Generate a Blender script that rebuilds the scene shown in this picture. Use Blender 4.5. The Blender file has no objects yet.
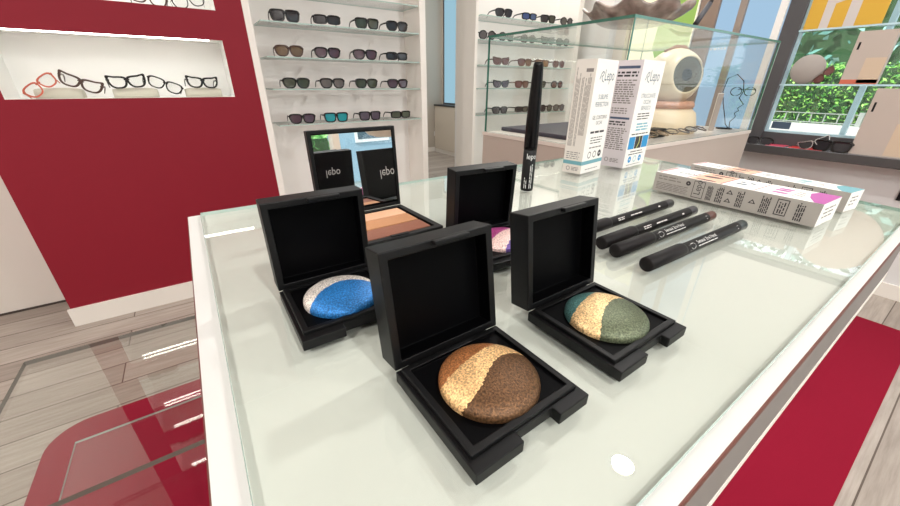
import bpy, bmesh, math, random
from mathutils import Vector, Matrix
R_ = math.radians
SC = bpy.context.scene
COL = SC.collection
rnd = random.Random(7)

# ------------------------------------------------------------------ colours and materials
def lin(c):
    return tuple((v / 255 / 12.92) if v / 255 <= 0.04045 else ((v / 255 + 0.055) / 1.055) ** 2.4 for v in c)

MATS = {}
def nt(name):
    m = bpy.data.materials.new(name); m.use_nodes = True
    n = m.node_tree; n.nodes.clear()
    out = n.nodes.new('ShaderNodeOutputMaterial')
    return m, n, out

def pbr(name, rgb, rough=0.5, metal=0.0, spec=0.5, bump=0.0, bscale=200.0, var=0.0, coat=0.0):
    if name in MATS: return MATS[name]
    m, n, out = nt(name)
    b = n.nodes.new('ShaderNodeBsdfPrincipled')
    c = lin(rgb) + (1,)
    b.inputs['Base Color'].default_value = c
    b.inputs['Roughness'].default_value = rough
    b.inputs['Metallic'].default_value = metal
    b.inputs['Specular IOR Level'].default_value = spec
    b.inputs['Coat Weight'].default_value = coat
    b.inputs['Coat Roughness'].default_value = 0.05
    if bump or var:
        tc = n.nodes.new('ShaderNodeTexCoord')
        no = n.nodes.new('ShaderNodeTexNoise'); no.inputs['Scale'].default_value = bscale
        no.inputs['Detail'].default_value = 3
        n.links.new(tc.outputs['Object'], no.inputs['Vector'])
        if bump:
            bp = n.nodes.new('ShaderNodeBump'); bp.inputs['Strength'].default_value = bump
            bp.inputs['Distance'].default_value = 0.002
            n.links.new(no.outputs['Fac'], bp.inputs['Height']); n.links.new(bp.outputs['Normal'], b.inputs['Normal'])
        if var:
            mx = n.nodes.new('ShaderNodeMixRGB'); mx.blend_type = 'MULTIPLY'; mx.inputs['Color1'].default_value = c
            rp = n.nodes.new('ShaderNodeValToRGB')
            rp.color_ramp.elements[0].color = (1 - var, 1 - var, 1 - var, 1); rp.color_ramp.elements[0].position = 0.3
            rp.color_ramp.elements[1].color = (1, 1, 1, 1); rp.color_ramp.elements[1].position = 0.7
            n.links.new(no.outputs['Fac'], rp.inputs['Fac']); n.links.new(rp.outputs['Color'], mx.inputs['Color2'])
            mx.inputs['Fac'].default_value = 1; n.links.new(mx.outputs['Color'], b.inputs['Base Color'])
    n.links.new(b.outputs['BSDF'], out.inputs['Surface'])
    MATS[name] = m
    return m

def glass(name, tint=(0.96, 0.985, 0.97), ior=1.5, refl=1.0):
    """clear sheet glass: lets light through, mirrors by Fresnel"""
    if name in MATS: return MATS[name]
    m, n, out = nt(name)
    t = n.nodes.new('ShaderNodeBsdfTransparent'); t.inputs['Color'].default_value = tint + (1,)
    g = n.nodes.new('ShaderNodeBsdfGlossy'); g.inputs['Roughness'].default_value = 0.0
    g.inputs['Color'].default_value = (refl, refl, refl, 1)
    f = n.nodes.new('ShaderNodeFresnel')
    # both sides of the sheet meet air: the inner side must not mirror totally
    ge = n.nodes.new('ShaderNodeNewGeometry'); mr = n.nodes.new('ShaderNodeMapRange')
    mr.inputs['To Min'].default_value = ior; mr.inputs['To Max'].default_value = 1 / ior
    n.links.new(ge.outputs['Backfacing'], mr.inputs['Value']); n.links.new(mr.outputs['Result'], f.inputs['IOR'])
    mx = n.nodes.new('ShaderNodeMixShader')
    n.links.new(f.outputs['Fac'], mx.inputs['Fac']); n.links.new(t.outputs['BSDF'], mx.inputs[1]); n.links.new(g.outputs['BSDF'], mx.inputs[2])
    n.links.new(mx.outputs['Shader'], out.inputs['Surface'])
    MATS[name] = m
    return m

def emit(name, rgb, strength):
    if name in MATS: return MATS[name]
    m, n, out = nt(name)
    e = n.nodes.new('ShaderNodeEmission'); e.inputs['Color'].default_value = lin(rgb) + (1,); e.inputs['Strength'].default_value = strength
    n.links.new(e.outputs['Emission'], out.inputs['Surface'])
    MATS[name] = m
    return m

def powder(name, cols, curves, cx, cy, spark=0.5):
    """pressed powder in bands; curves: boundary y(x) = a + b x + c x^2 + s sin(k (x - p)), from the front band backwards"""
    m, n, out = nt(name)
    L = n.links
    def math_(op, a, b=None):
        q = n.nodes.new('ShaderNodeMath'); q.operation = op
        for i, v in enumerate((a, b)):
            if v is None: continue
            if isinstance(v, (int, float)): q.inputs[i].default_value = v
            else: L.new(v, q.inputs[i])
        return q.outputs[0]
    tc = n.nodes.new('ShaderNodeTexCoord')
    sx = n.nodes.new('ShaderNodeSeparateXYZ'); L.new(tc.outputs['Object'], sx.inputs[0])
    wob = n.nodes.new('ShaderNodeTexNoise'); wob.inputs['Scale'].default_value = 700; L.new(tc.outputs['Object'], wob.inputs['Vector'])
    x = math_('SUBTRACT', math_('MULTIPLY', sx.outputs['X'], 10), cx)
    y = math_('ADD', math_('MULTIPLY', sx.outputs['Y'], 10), math_('MULTIPLY', math_('SUBTRACT', wob.outputs['Fac'], 0.5), 0.02))
    col = None
    def rgb(c):
        q = n.nodes.new('ShaderNodeRGB'); q.outputs[0].default_value = lin(c) + (1,); return q.outputs[0]
    col = rgb(cols[0])
    for c, (a, b, c2, s, k, p) in zip(cols[1:], curves):
        yb = math_('ADD', math_('ADD', a, math_('MULTIPLY', x, b)), math_('MULTIPLY', math_('MULTIPLY', x, x), c2))
        yb = math_('ADD', yb, math_('MULTIPLY', math_('SINE', math_('MULTIPLY', math_('SUBTRACT', x, p), k)), s))
        fac = math_('GREATER_THAN', y, yb)
        mx = n.nodes.new('ShaderNodeMixRGB'); L.new(fac, mx.inputs['Fac']); L.new(col, mx.inputs['Color1']); L.new(rgb(c), mx.inputs['Color2'])
        col = mx.outputs['Color']
    nz = n.nodes.new('ShaderNodeTexNoise'); nz.inputs['Scale'].default_value = 1500; nz.inputs['Detail'].default_value = 4
    L.new(tc.outputs['Object'], nz.inputs['Vector'])
    rp = n.nodes.new('ShaderNodeValToRGB'); e = rp.color_ramp.elements
    e[0].position = 0.38; e[0].color = (0.5, 0.5, 0.5, 1); e[1].position = 0.66; e[1].color = (1.35, 1.35, 1.35, 1)
    L.new(nz.outputs['Fac'], rp.inputs['Fac'])
    mu = n.nodes.new('ShaderNodeMixRGB'); mu.blend_type = 'MULTIPLY'; mu.inputs['Fac'].default_value = 1
    L.new(col, mu.inputs['Color1']); L.new(rp.outputs['Color'], mu.inputs['Color2'])
    b = n.nodes.new('ShaderNodeBsdfPrincipled'); L.new(mu.outputs['Color'], b.inputs['Base Color'])
    b.inputs['Roughness'].default_value = 0.42; b.inputs['Metallic'].default_value = spark
    bp = n.nodes.new('ShaderNodeBump'); bp.inputs['Strength'].default_value = 0.4; bp.inputs['Distance'].default_value = 0.0006
    L.new(nz.outputs['Fac'], bp.inputs['Height']); L.new(bp.outputs['Normal'], b.inputs['Normal'])
    L.new(b.outputs['BSDF'], out.inputs['Surface'])
    return m

def wood_floor(name):
    m, n, out = nt(name); L = n.links
    tc = n.nodes.new('ShaderNodeTexCoord')
    br = n.nodes.new('ShaderNodeTexBrick')
    br.inputs['Scale'].default_value = 1.0; br.inputs['Brick Width'].default_value = 1.15; br.inputs['Row Height'].default_value = 0.125
    br.inputs['Mortar Size'].default_value = 0.0022; br.inputs['Mortar Smooth'].default_value = 0.1
    br.inputs['Color1'].default_value = lin((178, 167, 157)) + (1,); br.inputs['Color2'].default_value = lin((156, 144, 134)) + (1,)
    br.inputs['Mortar'].default_value = lin((96, 82, 72)) + (1,); br.offset = 0.37
    L.new(tc.outputs['Object'], br.inputs['Vector'])
    mp = n.nodes.new('ShaderNodeMapping'); mp.inputs['Scale'].default_value = (1.6, 22, 1); L.new(tc.outputs['Object'], mp.inputs['Vector'])
    nz = n.nodes.new('ShaderNodeTexNoise'); nz.inputs['Scale'].default_value = 3; nz.inputs['Detail'].default_value = 8; nz.inputs['Roughness'].default_value = 0.65
    L.new(mp.outputs['Vector'], nz.inputs['Vector'])
    rp = n.nodes.new('ShaderNodeValToRGB'); e = rp.color_ramp.elements
    e[0].position = 0.3; e[0].color = (0.72, 0.70, 0.68, 1); e[1].position = 0.65; e[1].color = (1.06, 1.06, 1.06, 1)
    L.new(nz.outputs['Fac'], rp.inputs['Fac'])
    mu = n.nodes.new('ShaderNodeMixRGB'); mu.blend_type = 'MULTIPLY'; mu.inputs['Fac'].default_value = 1
    L.new(br.outputs['Color'], mu.inputs['Color1']); L.new(rp.outputs['Color'], mu.inputs['Color2'])
    b = n.nodes.new('ShaderNodeBsdfPrincipled'); L.new(mu.outputs['Color'], b.inputs['Base Color'])
    b.inputs['Roughness'].default_value = 0.45; b.inputs['Specular IOR Level'].default_value = 0.3
    L.new(b.outputs['BSDF'], out.inputs['Surface'])
    return m

WHITE = pbr('white_paint', (238, 235, 231), 0.6, bump=0.05, bscale=90)
WARMW = pbr('warm_white_laminate', (244, 239, 232), 0.5, spec=0.12)
TRIMW = pbr('trim_white', (236, 230, 222), 0.4)
RED = pbr('red_lacquer', (136, 26, 42), 0.55, spec=0.25, bump=0.03, bscale=60)
NICHE = pbr('niche_white', (249, 249, 246), 0.5)
RUGM = pbr('red_felt', (140, 22, 46), 0.95, spec=0.1, bump=0.4, bscale=900, var=0.10)
FLOORM = wood_floor('oak_planks')
BLK = pbr('black_plastic', (7, 7, 8), 0.46, spec=0.27)
BLK2 = pbr('black_plastic_inner', (3, 3, 4), 0.45, spec=0.06)
BLKF = pbr('black_acetate', (22, 20, 20), 0.25)
SILV = pbr('silver', (200, 200, 202), 0.25, 1.0)
MIRR = pbr('mirror_silver', (245, 245, 245), 0.0, 1.0)
TEXTW = pbr('print_white', (225, 225, 222), 0.6)
TEXTG = pbr('print_grey', (132, 125, 122), 0.7)
TEXTK = pbr('print_black', (52, 48, 50), 0.7)
TEXTM = pbr('print_slate', (96, 112, 124), 0.7)
BOXW = pbr('carton_white', (240, 237, 232), 0.5)
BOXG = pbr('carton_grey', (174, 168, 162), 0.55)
BOXL = pbr('carton_lilac', (216, 208, 212), 0.55)
TEAL = pbr('print_teal', (110, 166, 176), 0.5)
MAROON = pbr('print_maroon', (168, 66, 84), 0.5)
MAGENTA = pbr('print_magenta', (178, 84, 158), 0.5)
SKIN = pbr('print_skin', (238, 188, 160), 0.5)
EYED = pbr('print_eye', (96, 66, 62), 0.5)
BLUEP = pbr('print_blue', (30, 140, 200), 0.5)
YELP = pbr('print_yellowgreen', (190, 196, 110), 0.5)
GLASS = glass('clear_glass')
GLASSG = glass('green_edge_glass', (0.985, 0.995, 0.99), 1.33, 0.6)
PANE = glass('window_pane', (0.97, 0.99, 0.99))
GEDGE = pbr('glass_edge_green', (58, 118, 100), 0.15, spec=0.6)
GEDGEL = pbr('glass_edge_pale', (178, 200, 192), 0.15, spec=0.6)
GEDGED = pbr('glass_edge_grey', (104, 102, 94), 0.2)
DARKF = pbr('dark_window_frame', (78, 76, 78), 0.5)
SILLM = pbr('dark_stone_sill', (72, 70, 70), 0.35)
TAUPE = pbr('taupe_laminate', (188, 175, 164), 0.5)
GREYW = pbr('grey_wall_paint', (222, 221, 220), 0.6)
BEIGE = pbr('beige_paint', (214, 202, 186), 0.6)

# ------------------------------------------------------------------ mesh builder
class MB:
    def __init__(s): s.bm = bmesh.new(); s.mats = []
    def mi(s, m):
        if m not in s.mats: s.mats.append(m)
        return s.mats.index(m)
    def face(s, pts, m, sm=False):
        f = s.bm.faces.new([s.bm.verts.new(p) for p in pts]); f.material_index = s.mi(m); f.smooth = sm; return f
    def box(s, x0, x1, y0, y1, z0, z1, m, mat=None, skip=()):
        v = [s.bm.verts.new((mat @ Vector(p)) if mat else p) for p in
             ((x0, y0, z0), (x1, y0, z0), (x1, y1, z0), (x0, y1, z0), (x0, y0, z1), (x1, y0, z1), (x1, y1, z1), (x0, y1, z1))]
        for k, q in {'-z': (0, 3, 2, 1), '+z': (4, 5, 6, 7), '-y': (0, 1, 5, 4), '+x': (1, 2, 6, 5), '+y': (2, 3, 7, 6), '-x': (3, 0, 4, 7)}.items():
            if k in skip: continue
            mm = m.get(k, m['']) if isinstance(m, dict) else m
            f = s.bm.faces.new([v[i] for i in q]); f.material_index = s.mi(mm)
        return s
    def prism(s, pts, z0, z1, m, mat=None, top=None, sm=False, bottom=None):
        """outline in XY (counter-clockwise) raised from z0 to z1"""
        T = (lambda p: mat @ Vector(p)) if mat else (lambda p: p)
        a = [s.bm.verts.new(T((p[0], p[1], z0))) for p in pts]; b = [s.bm.verts.new(T((p[0], p[1], z1))) for p in pts]
        k = s.mi(m); n = len(pts)
        s.bm.faces.new(a[::-1]).material_index = s.mi(bottom or m)
        s.bm.faces.new(b).material_index = s.mi(top or m)
        for i in range(n):
            f = s.bm.faces.new((a[i], a[(i + 1) % n], b[(i + 1) % n], b[i])); f.material_index = k; f.smooth = sm
        return s
    def tray(s, x0, x1, y0, y1, z0, z1, wall, depth, m, mi=None, mat=None):
        """block with a square recess in its +z side"""
        T = (lambda p: mat @ Vector(p)) if mat else (lambda p: p)
        def loop(i, z): return [s.bm.verts.new(T(p)) for p in ((x0 + i, y0 + i, z), (x1 - i, y0 + i, z), (x1 - i, y1 - i, z), (x0 + i, y1 - i, z))]
        A, B, C, D = loop(0, z0), loop(0, z1), loop(wall, z1), loop(wall, z1 - depth)
        k = s.mi(m); k2 = s.mi(mi or m)
        s.bm.faces.new(A[::-1]).material_index = k
        for P, Q, kk in ((A, B, k), (B, C, k), (C, D, k2)):
            for i in range(4):
                s.bm.faces.new((P[i], P[(i + 1) % 4], Q[(i + 1) % 4], Q[i])).material_index = kk
        s.bm.faces.new(D).material_index = k2
        return s
    def lathe(s, prof, m, seg=32, mat=None, sm=True):
        T = (lambda p: mat @ Vector(p)) if mat else (lambda p: p)
        rings = []
        for r, z in prof:
            if r < 1e-7: rings.append([s.bm.verts.new(T((0, 0, z)))])
            else: rings.append([s.bm.verts.new(T((r * math.cos(2 * math.pi * i / seg), r * math.sin(2 * math.pi * i / seg), z))) for i in range(seg)])
        ms = m if isinstance(m, list) else [m] * (len(prof) - 1)
        for (P, Q), mm in zip(zip(rings, rings[1:]), ms):
            k = s.mi(mm)
            for i in range(seg):
                j = (i + 1) % seg
                if len(P) == 1 and len(Q) == 1: continue
                vs = (P[0], Q[j], Q[i]) if len(P) == 1 else (P[i], P[j], Q[0]) if len(Q) == 1 else (P[i], P[j], Q[j], Q[i])
                f = s.bm.faces.new(vs); f.material_index = k; f.smooth = sm
        return s
    def tube(s, pts, r, m, seg=6, caps=True, flat=1.0):
        pts = [Vector(p) for p in pts]; n = len(pts); rs = r if isinstance(r, (list, tuple)) else [r] * n
        k = s.mi(m); rings = []; ref = None
        for i, p in enumerate(pts):
            d = (pts[min(i + 1, n - 1)] - pts[max(i - 1, 0)]).normalized()
            if ref is None: ref = Vector((0, 0, 1)) if abs(d.z) < 0.9 else Vector((1, 0, 0))
            u = ref.cross(d)
            if u.length < 1e-6: u = Vector((1, 0, 0)).cross(d)
            u.normalize(); w = d.cross(u)
            rings.append([s.bm.verts.new(p + (u * math.cos(2 * math.pi * j / seg) * flat + w * math.sin(2 * math.pi * j / seg)) * rs[i]) for j in range(seg)])
        for P, Q in zip(rings, rings[1:]):
            for j in range(seg):
                f = s.bm.faces.new((P[j], P[(j + 1) % seg], Q[(j + 1) % seg], Q[j])); f.material_index = k; f.smooth = True
        if caps:
            s.bm.faces.new(rings[0][::-1]).material_index = k; s.bm.faces.new(rings[-1]).material_index = k
        return s
    def text(s, body, size, fn, m, align='LEFT', sx=1.0):
        """lettering; fn maps flat (u, v) to a point"""
        cu = bpy.data.curves.new('t', 'FONT'); cu.body = body; cu.size = size; cu.align_x = align; cu.resolution_u = 2
        ob = bpy.data.objects.new('t', cu); COL.objects.link(ob)
        bpy.context.view_layer.update()
        me = bpy.data.meshes.new_from_object(ob.evaluated_get(bpy.context.evaluated_depsgraph_get()))
        k = s.mi(m); vs = [s.bm.verts.new(fn(v.co.x * sx, v.co.y)) for v in me.vertices]
        for p in me.polygons:
            try: f = s.bm.faces.new([vs[i] for i in p.vertices]); f.material_index = k
            except ValueError: pass
        bpy.data.objects.remove(ob); bpy.data.curves.remove(cu); bpy.data.meshes.remove(me)
        return s
    def quad(s, fn, u0, u1, v0, v1, m):
        return s.face([fn(u0, v0), fn(u1, v0), fn(u1, v1), fn(u0, v1)], m)
    def poly(s, fn, pts, m): return s.face([fn(*p) for p in pts], m)
    def lines(s, fn, u0, u1, v0, v1, n, m, fill=0.5, ragged=0.15, words=5):
        """rows of small print, too small to be read in the photo"""
        h = (v1 - v0) / n
        for i in range(n):
            v = v1 - (i + 0.5) * h; u = u0; end = u1 - rnd.random() * ragged * (u1 - u0)
            while u < end - 1e-5:
                w = (u1 - u0) / words * (0.5 + rnd.random()); e = min(u + w, end)
                s.quad(fn, u, e, v - h * fill / 2, v + h * fill / 2, m); u = e + h * 0.45
        return s
    def vcols(s, fn, u0, u1, v0, v1, n, m, fill=0.5, words=4):
        return s.lines(lambda a, b: fn(b, a), v0, v1, u0, u1, n, m, fill, 0.2, words)
    def ring(s, fn, cu, cv, r, w, m, seg=16):
        for i in range(seg):
            a, b = 2 * math.pi * i / seg, 2 * math.pi * (i + 1) / seg
            s.face([fn(cu + q * math.cos(t), cv + q * math.sin(t)) for q, t in ((r, a), (r, b), (r - w, b), (r - w, a))], m)
        return s
    def disc(s, fn, cu, cv, ru, rv, m, seg=20):
        return s.face([fn(cu + ru * math.cos(2 * math.pi * i / seg), cv + rv * math.sin(2 * math.pi * i / seg)) for i in range(seg)], m)
    def mesh(s, name):
        me = bpy.data.meshes.new(name)
        bmesh.ops.recalc_face_normals(s.bm, faces=s.bm.faces) if getattr(s, 'recalc', False) else None
        s.bm.to_mesh(me); s.bm.free()
        for m in s.mats: me.materials.append(m)
        return me
    def build(s, name, parent=None, bevel=0.0, loc=None):
        o = bpy.data.objects.new(name, s.mesh(name)); COL.objects.link(o)
        if parent: o.parent = parent
        if loc: o.location = loc
        if bevel:
            b = o.modifiers.new('bevel', 'BEVEL'); b.width = bevel; b.segments = 2; b.limit_method = 'ANGLE'; b.angle_limit = R_(40); b.use_clamp_overlap = True
        return o

def thing(name, label, cat, loc=(0, 0, 0), rz=0.0, group=None, rot=None):
    o = bpy.data.objects.new(name, None); COL.objects.link(o); o.empty_display_size = 0.02
    o.location = loc; o.rotation_euler = rot or (0, 0, rz)
    return tag(o, label, cat, group)
def tag(o, label, cat, group=None):
    o['label'] = label; o['category'] = cat
    if group: o['group'] = group
    return o
def struct(o): o['kind'] = 'structure'; return o
def sbox(name, x0, x1, y0, y1, z0, z1, m, bevel=0.0): return struct(MB().box(x0, x1, y0, y1, z0, z1, m).build(name, None, bevel))

# ------------------------------------------------------------------ camera (eye 1.00 m above the floor, 10 cm above the counter)
F = 360.855
rt = Vector((0.82512, -0.56494, 0.00542)); fw = Vector((0.51289, 0.74560, -0.42460))
up = rt.cross(fw).normalized() * 1.0
fw.normalize(); rt = fw.cross(up).normalized(); up = rt.cross(fw)
cam = bpy.data.cameras.new('camera'); cam.sensor_width = 36; cam.lens = F / 900 * 36; cam.clip_start = 0.005
co = bpy.data.objects.new('camera', cam); COL.objects.link(co)
co.matrix_world = Matrix(((rt.x, up.x, -fw.x, 0), (rt.y, up.y, -fw.y, 0), (rt.z, up.z, -fw.z, 1.0), (0, 0, 0, 1)))
SC.camera = co

# ------------------------------------------------------------------ the room
sbox('floor', -3.2, 3.6, -2.8, 5.6, -0.05, 0.0, FLOORM)
sbox('ceiling', -3.2, 3.6, -2.8, 5.6, 2.6, 2.7, WHITE)
sbox('wall_left', -3.2, -3.0, -2.8, 2.36, 0, 2.6, WHITE)
sbox('wall_back_white', -3.0, -0.628, 2.36, 2.46, 0, 2.6, pbr('left_wall_white', (226, 218, 209), 0.6, bump=0.05, bscale=60))
sbox('wall_back_behind_units', -0.628, 1.24, 2.36, 2.46, 0, 2.6, WHITE)
sbox('wall_back_far', 1.75, 2.95, 2.30, 2.46, 0, 2.6, WHITE)
sbox('trim_1', -3.0, -0.64, 2.352, 2.36, 0, 0.008, pbr('shadow_gap', (70, 60, 54), 0.8))

# red accent wall with two lit niches
px0, px1, py0, py1 = -0.628, 0.311, 2.060, 2.36
n1 = (-0.524, 0.206, 0.940, 1.165); n2 = (-0.524, 0.206, 1.275, 1.50)
w = MB()
def q(x0, x1, z0, z1): w.face([(x0, py0, z0), (x1, py0, z0), (x1, py0, z1), (x0, py0, z1)], RED)
q(px0, n1[0], 0, 2.6); q(n1[1], px1, 0, 2.6)
zs = [0, n1[2], n1[3], n2[2], n2[3], 2.6]
for a, b in ((0, 1), (2, 3), (4, 5)): q(n1[0], n1[1], zs[a], zs[b])
w.face([(px0, py1, 0), (px0, py0, 0), (px0, py0, 2.6), (px0, py1, 2.6)], RED)
w.face([(px1, py0, 0), (px1, py1, 0), (px1, py1, 2.6), (px1, py0, 2.6)], WHITE)
accent = struct(w.build('wall_accent'))
for (x0, x1, z0, z1) in (n1, n2):
    k = MB(); yb = 2.24
    k.face([(x0, yb, z0), (x1, yb, z0), (x1, yb, z1), (x0, yb, z1)], NICHE)
    k.face([(x0, py0, z0), (x1, py0, z0), (x1, yb, z0), (x0, yb, z0)], NICHE)
    k.face([(x0, yb, z1), (x1, yb, z1), (x1, py0, z1), (x0, py0, z1)], NICHE)
    k.face([(x0, py0, z0), (x0, yb, z0), (x0, yb, z1), (x0, py0, z1)], NICHE)
    k.face([(x1, yb, z0), (x1, py0, z0), (x1, py0, z1), (x1, yb, z1)], NICHE)
    lining = k.build('niche_lining', accent)
    MB().box(x0 + 0.05, x1 - 0.05, 2.068, 2.076, z1 - 0.004, z1 - 0.0005, emit('niche_led', (255, 251, 240), 14.0)).build('light_strip', accent)
sbox('baseboard_back', -0.637, 0.36, 2.048, 2.060, 0, 0.085, TRIMW)

# room seen through the gap between the two shelving units
sbox('wall_corridor_far', 0.6, 3.45, 5.13, 5.25, 0, 2.6, pbr('corridor_paint', (196, 186, 172), 0.6))
sbox('wall_corridor_right', 3.36, 3.5, 2.46, 5.13, 0, 2.6, pbr('corridor_paint', (196, 186, 172), 0.6))
sbox('wall_corridor_left', 0.5, 0.6, 2.46, 5.25, 0, 2.6, WHITE)
sbox('baseboard_corridor', 0.6, 3.36, 5.118, 5.13, 0, 0.07, TRIMW)
wc = MB().box(3.352, 3.36, 3.4, 5.08, 0.715, 2.5, DARKF).build('window_corridor'); struct(wc)
MB().box(3.346, 3.352, 3.44, 5.04, 0.735, 2.46, emit('sky_lit_pane', (166, 208, 226), 0.8)).build('pane', wc)
c = thing('wall_cabinet', 'pale beige cabinet under the blue window through the gap between shelving units', 'cabinet', (3.2, 4.2, 0))
MB().box(0, 0.13, -0.75, 0.9, 0.06, 0.69, BEIGE).build('body', c, 0.003)
MB().box(-0.01, 0.135, -0.76, 0.905, 0.69, 0.712, pbr('dark_worktop', (58, 54, 52), 0.4)).build('worktop', c, 0.002)
MB().box(0.01, 0.13, -0.75, 0.9, 0, 0.06, TRIMW).build('plinth', c)
d = MB().box(-0.012, 0, -0.3, 0.5, 0.07, 0.685, BEIGE).build('door', c, 0.002)
MB().box(-0.022, -0.012, 0.30, 0.32, 0.52, 0.64, BLK).build('handle', d, 0.002)
s = MB(); s.box(3.205, 3.275, 5.12, 5.13, 0.24, 0.31, WHITE); s.lathe([(0.02, 0), (0.02, 0.003), (0, 0.003)], GREYW, 16, Matrix.Translation((3.24, 5.12, 0.275)) @ Matrix.Rotation(R_(90), 4, 'X'))
tag(s.build('wall_socket', None, 0.002), 'small white power socket low on the far wall seen through the gap', 'socket')

# ------------------------------------------------------------------ right wall with the shop window
WX = 2.80
wr = MB()
wr.box(WX, WX + 0.2, -2.8, 0.875, 0, 0.66, GREYW)
wr.box(WX, WX + 0.2, 0.875, 2.46, 0, 0.66, GREYW)
wr.box(WX, WX + 0.2, -2.8, -1.3, 0.66, 2.6, WHITE)
wr.box(WX, WX + 0.2, -1.3, 0.875, 1.82, 2.6, WHITE)
wr.box(WX, WX + 0.2, 0.875, 2.46, 0.66, 2.6, WHITE)
struct(wr.build('wall_right'))
win = MB()
win.box(WX - 0.02, WX + 0.035, 0.80, 0.875, 0.66, 1.82, DARKF)          # jamb
win.box(WX, WX + 0.035, -1.3, 0.80, 0.69, 0.755, DARKF)          # bottom rail
win.box(WX, WX + 0.035, -1.3, 0.80, 1.79, 1.82, DARKF)
win.box(WX, WX + 0.035, -1.3, -1.22, 0.755, 1.79, DARKF)
win = struct(win.build('window_1', None, 0.002))
LB = pbr('aluminium_bead', (188, 216, 226), 0.35)
MB().box(WX + 0.005, WX + 0.030, 0.788, 0.80, 0.755, 1.79, LB).box(WX + 0.005, WX + 0.030, -1.22, 0.788, 0.755, 0.766, LB).build('glazing_bead', win)
MB().box(WX + 0.012, WX + 0.018, -1.22, 0.788, 0.766, 1.79, PANE).build('pane', win)
MB().box(WX - 0.10, WX + 0.02, -1.3, 0.885, 0.645, 0.69, {'': SILLM, '+z': pbr('sill_top', (128, 128, 132), 0.18)}).build('window_sill', win, 0.003)
MB().box(WX + 0.009, WX + 0.0115, 0.69, 0.775, 0.775, 0.812, pbr('blue_grey_sticker', (74, 92, 112), 0.5)).build('sticker', win)
sbox('baseboard_right', WX - 0.012, WX, -2.6, 0.684, 0, 0.075, TRIMW)
# tall coloured strips of the wall beside the window
sbox('wall_column', 2.72, 2.80, 1.76, 1.84, 0, 2.6, pbr('column_white', (214, 206, 196), 0.6))
sbox('wall_pilaster_grey', 2.77, 2.80, 1.84, 1.93, 0, 2.6, GREYW)
sbox('wall_pilaster_brown', 2.765, 2.80, 1.213, 1.320, 0, 2.6, pbr('brown_lacquer', (140, 120, 106), 0.5))
sbox('wall_pilaster_taupe', 2.765, 2.80, 1.07, 1.105, 0, 2.6, pbr('taupe_dark', (150, 136, 126), 0.5))
FROST = emit('frosted_daylit_pane', (172, 206, 234), 0.85)
w2 = struct(MB().box(2.785, 2.80, 1.105, 1.213, 0.7, 2.6, FROST).build('window_2'))
dec = MB(); fd = lambda u, v: (2.7845, 1.208 - u, v)
for i, (u0, u1) in enumerate(((0.045, 0.085), (0.03, 0.088), (0.0, 0.088))):
    dec.lines(fd, u0, u1, 1.245 - 0.026 * i, 1.262 - 0.026 * i, 1, TEXTW, 0.75, 0.02, 7)
dec.build('lettering', w2)
w3 = struct(MB().box(2.785, 2.80, 0.875, 1.07, 0.7, 2.6, FROST).build('window_3'))
MB().box(2.775, 2.785, 0.880, 0.915, 0.7, 2.6, WHITE).build('window_trim', w3)

lb = thing('light_box', 'tall glowing cream light box with a green leaf on the right wall', 'light box', (2.80, 1.54, 0.75))
MB().box(-0.035, 0, -0.215, 0.215, 0, 1.6, WHITE).build('case', lb, 0.002)
MB().box(-0.0375, -0.0352, -0.21, 0.21, 0.005, 1.595, emit('cream_backlight', (255, 247, 206), 1.15)).build('front', lb)
lf = MB(); fl = lambda u, v: (-0.0382, -u, v)
leaf = [(-0.03, 0.33), (0.0, 0.27), (0.05, 0.245), (0.10, 0.255), (0.15, 0.28), (0.205, 0.30), (0.205, 0.80), (0.12, 0.86), (0.06, 0.74), (0.02, 0.58), (-0.02, 0.45)]
lf.poly(fl, [(u, v + 0.15) for u, v in leaf], emit('leaf_backlight', (186, 222, 118), 0.72))
lf.build('leaf_print', lb)

# front wall behind the photographer: its shop window shows in the palette mirror
fwm = MB()
fwm.box(-3.2, 0.35, -2.8, -2.6, 0, 2.6, WHITE); fwm.box(2.6, 3.0, -2.8, -2.6, 0, 2.6, WHITE)
fwm.box(0.35, 2.6, -2.8, -2.6, 0, 0.45, WHITE); fwm.box(0.35, 2.6, -2.8, -2.6, 2.3, 2.6, WHITE)
struct(fwm.build('wall_front'))
f2 = MB()
for y in (0.35, 1.17, 2.54): f2.box(y, y + 0.06, -2.76, -2.66, 0.45, 2.3, BEIGE)
f2.box(0.35, 2.6, -2.76, -2.66, 0.45, 0.5, BEIGE); f2.box(0.35, 2.6, -2.76, -2.66, 2.25, 2.3, BEIGE)
f2 = struct(f2.build('window_4'))
MB().box(0.41, 2.54, -2.71, -2.704, 0.5, 2.25, PANE).build('pane', f2)

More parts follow.
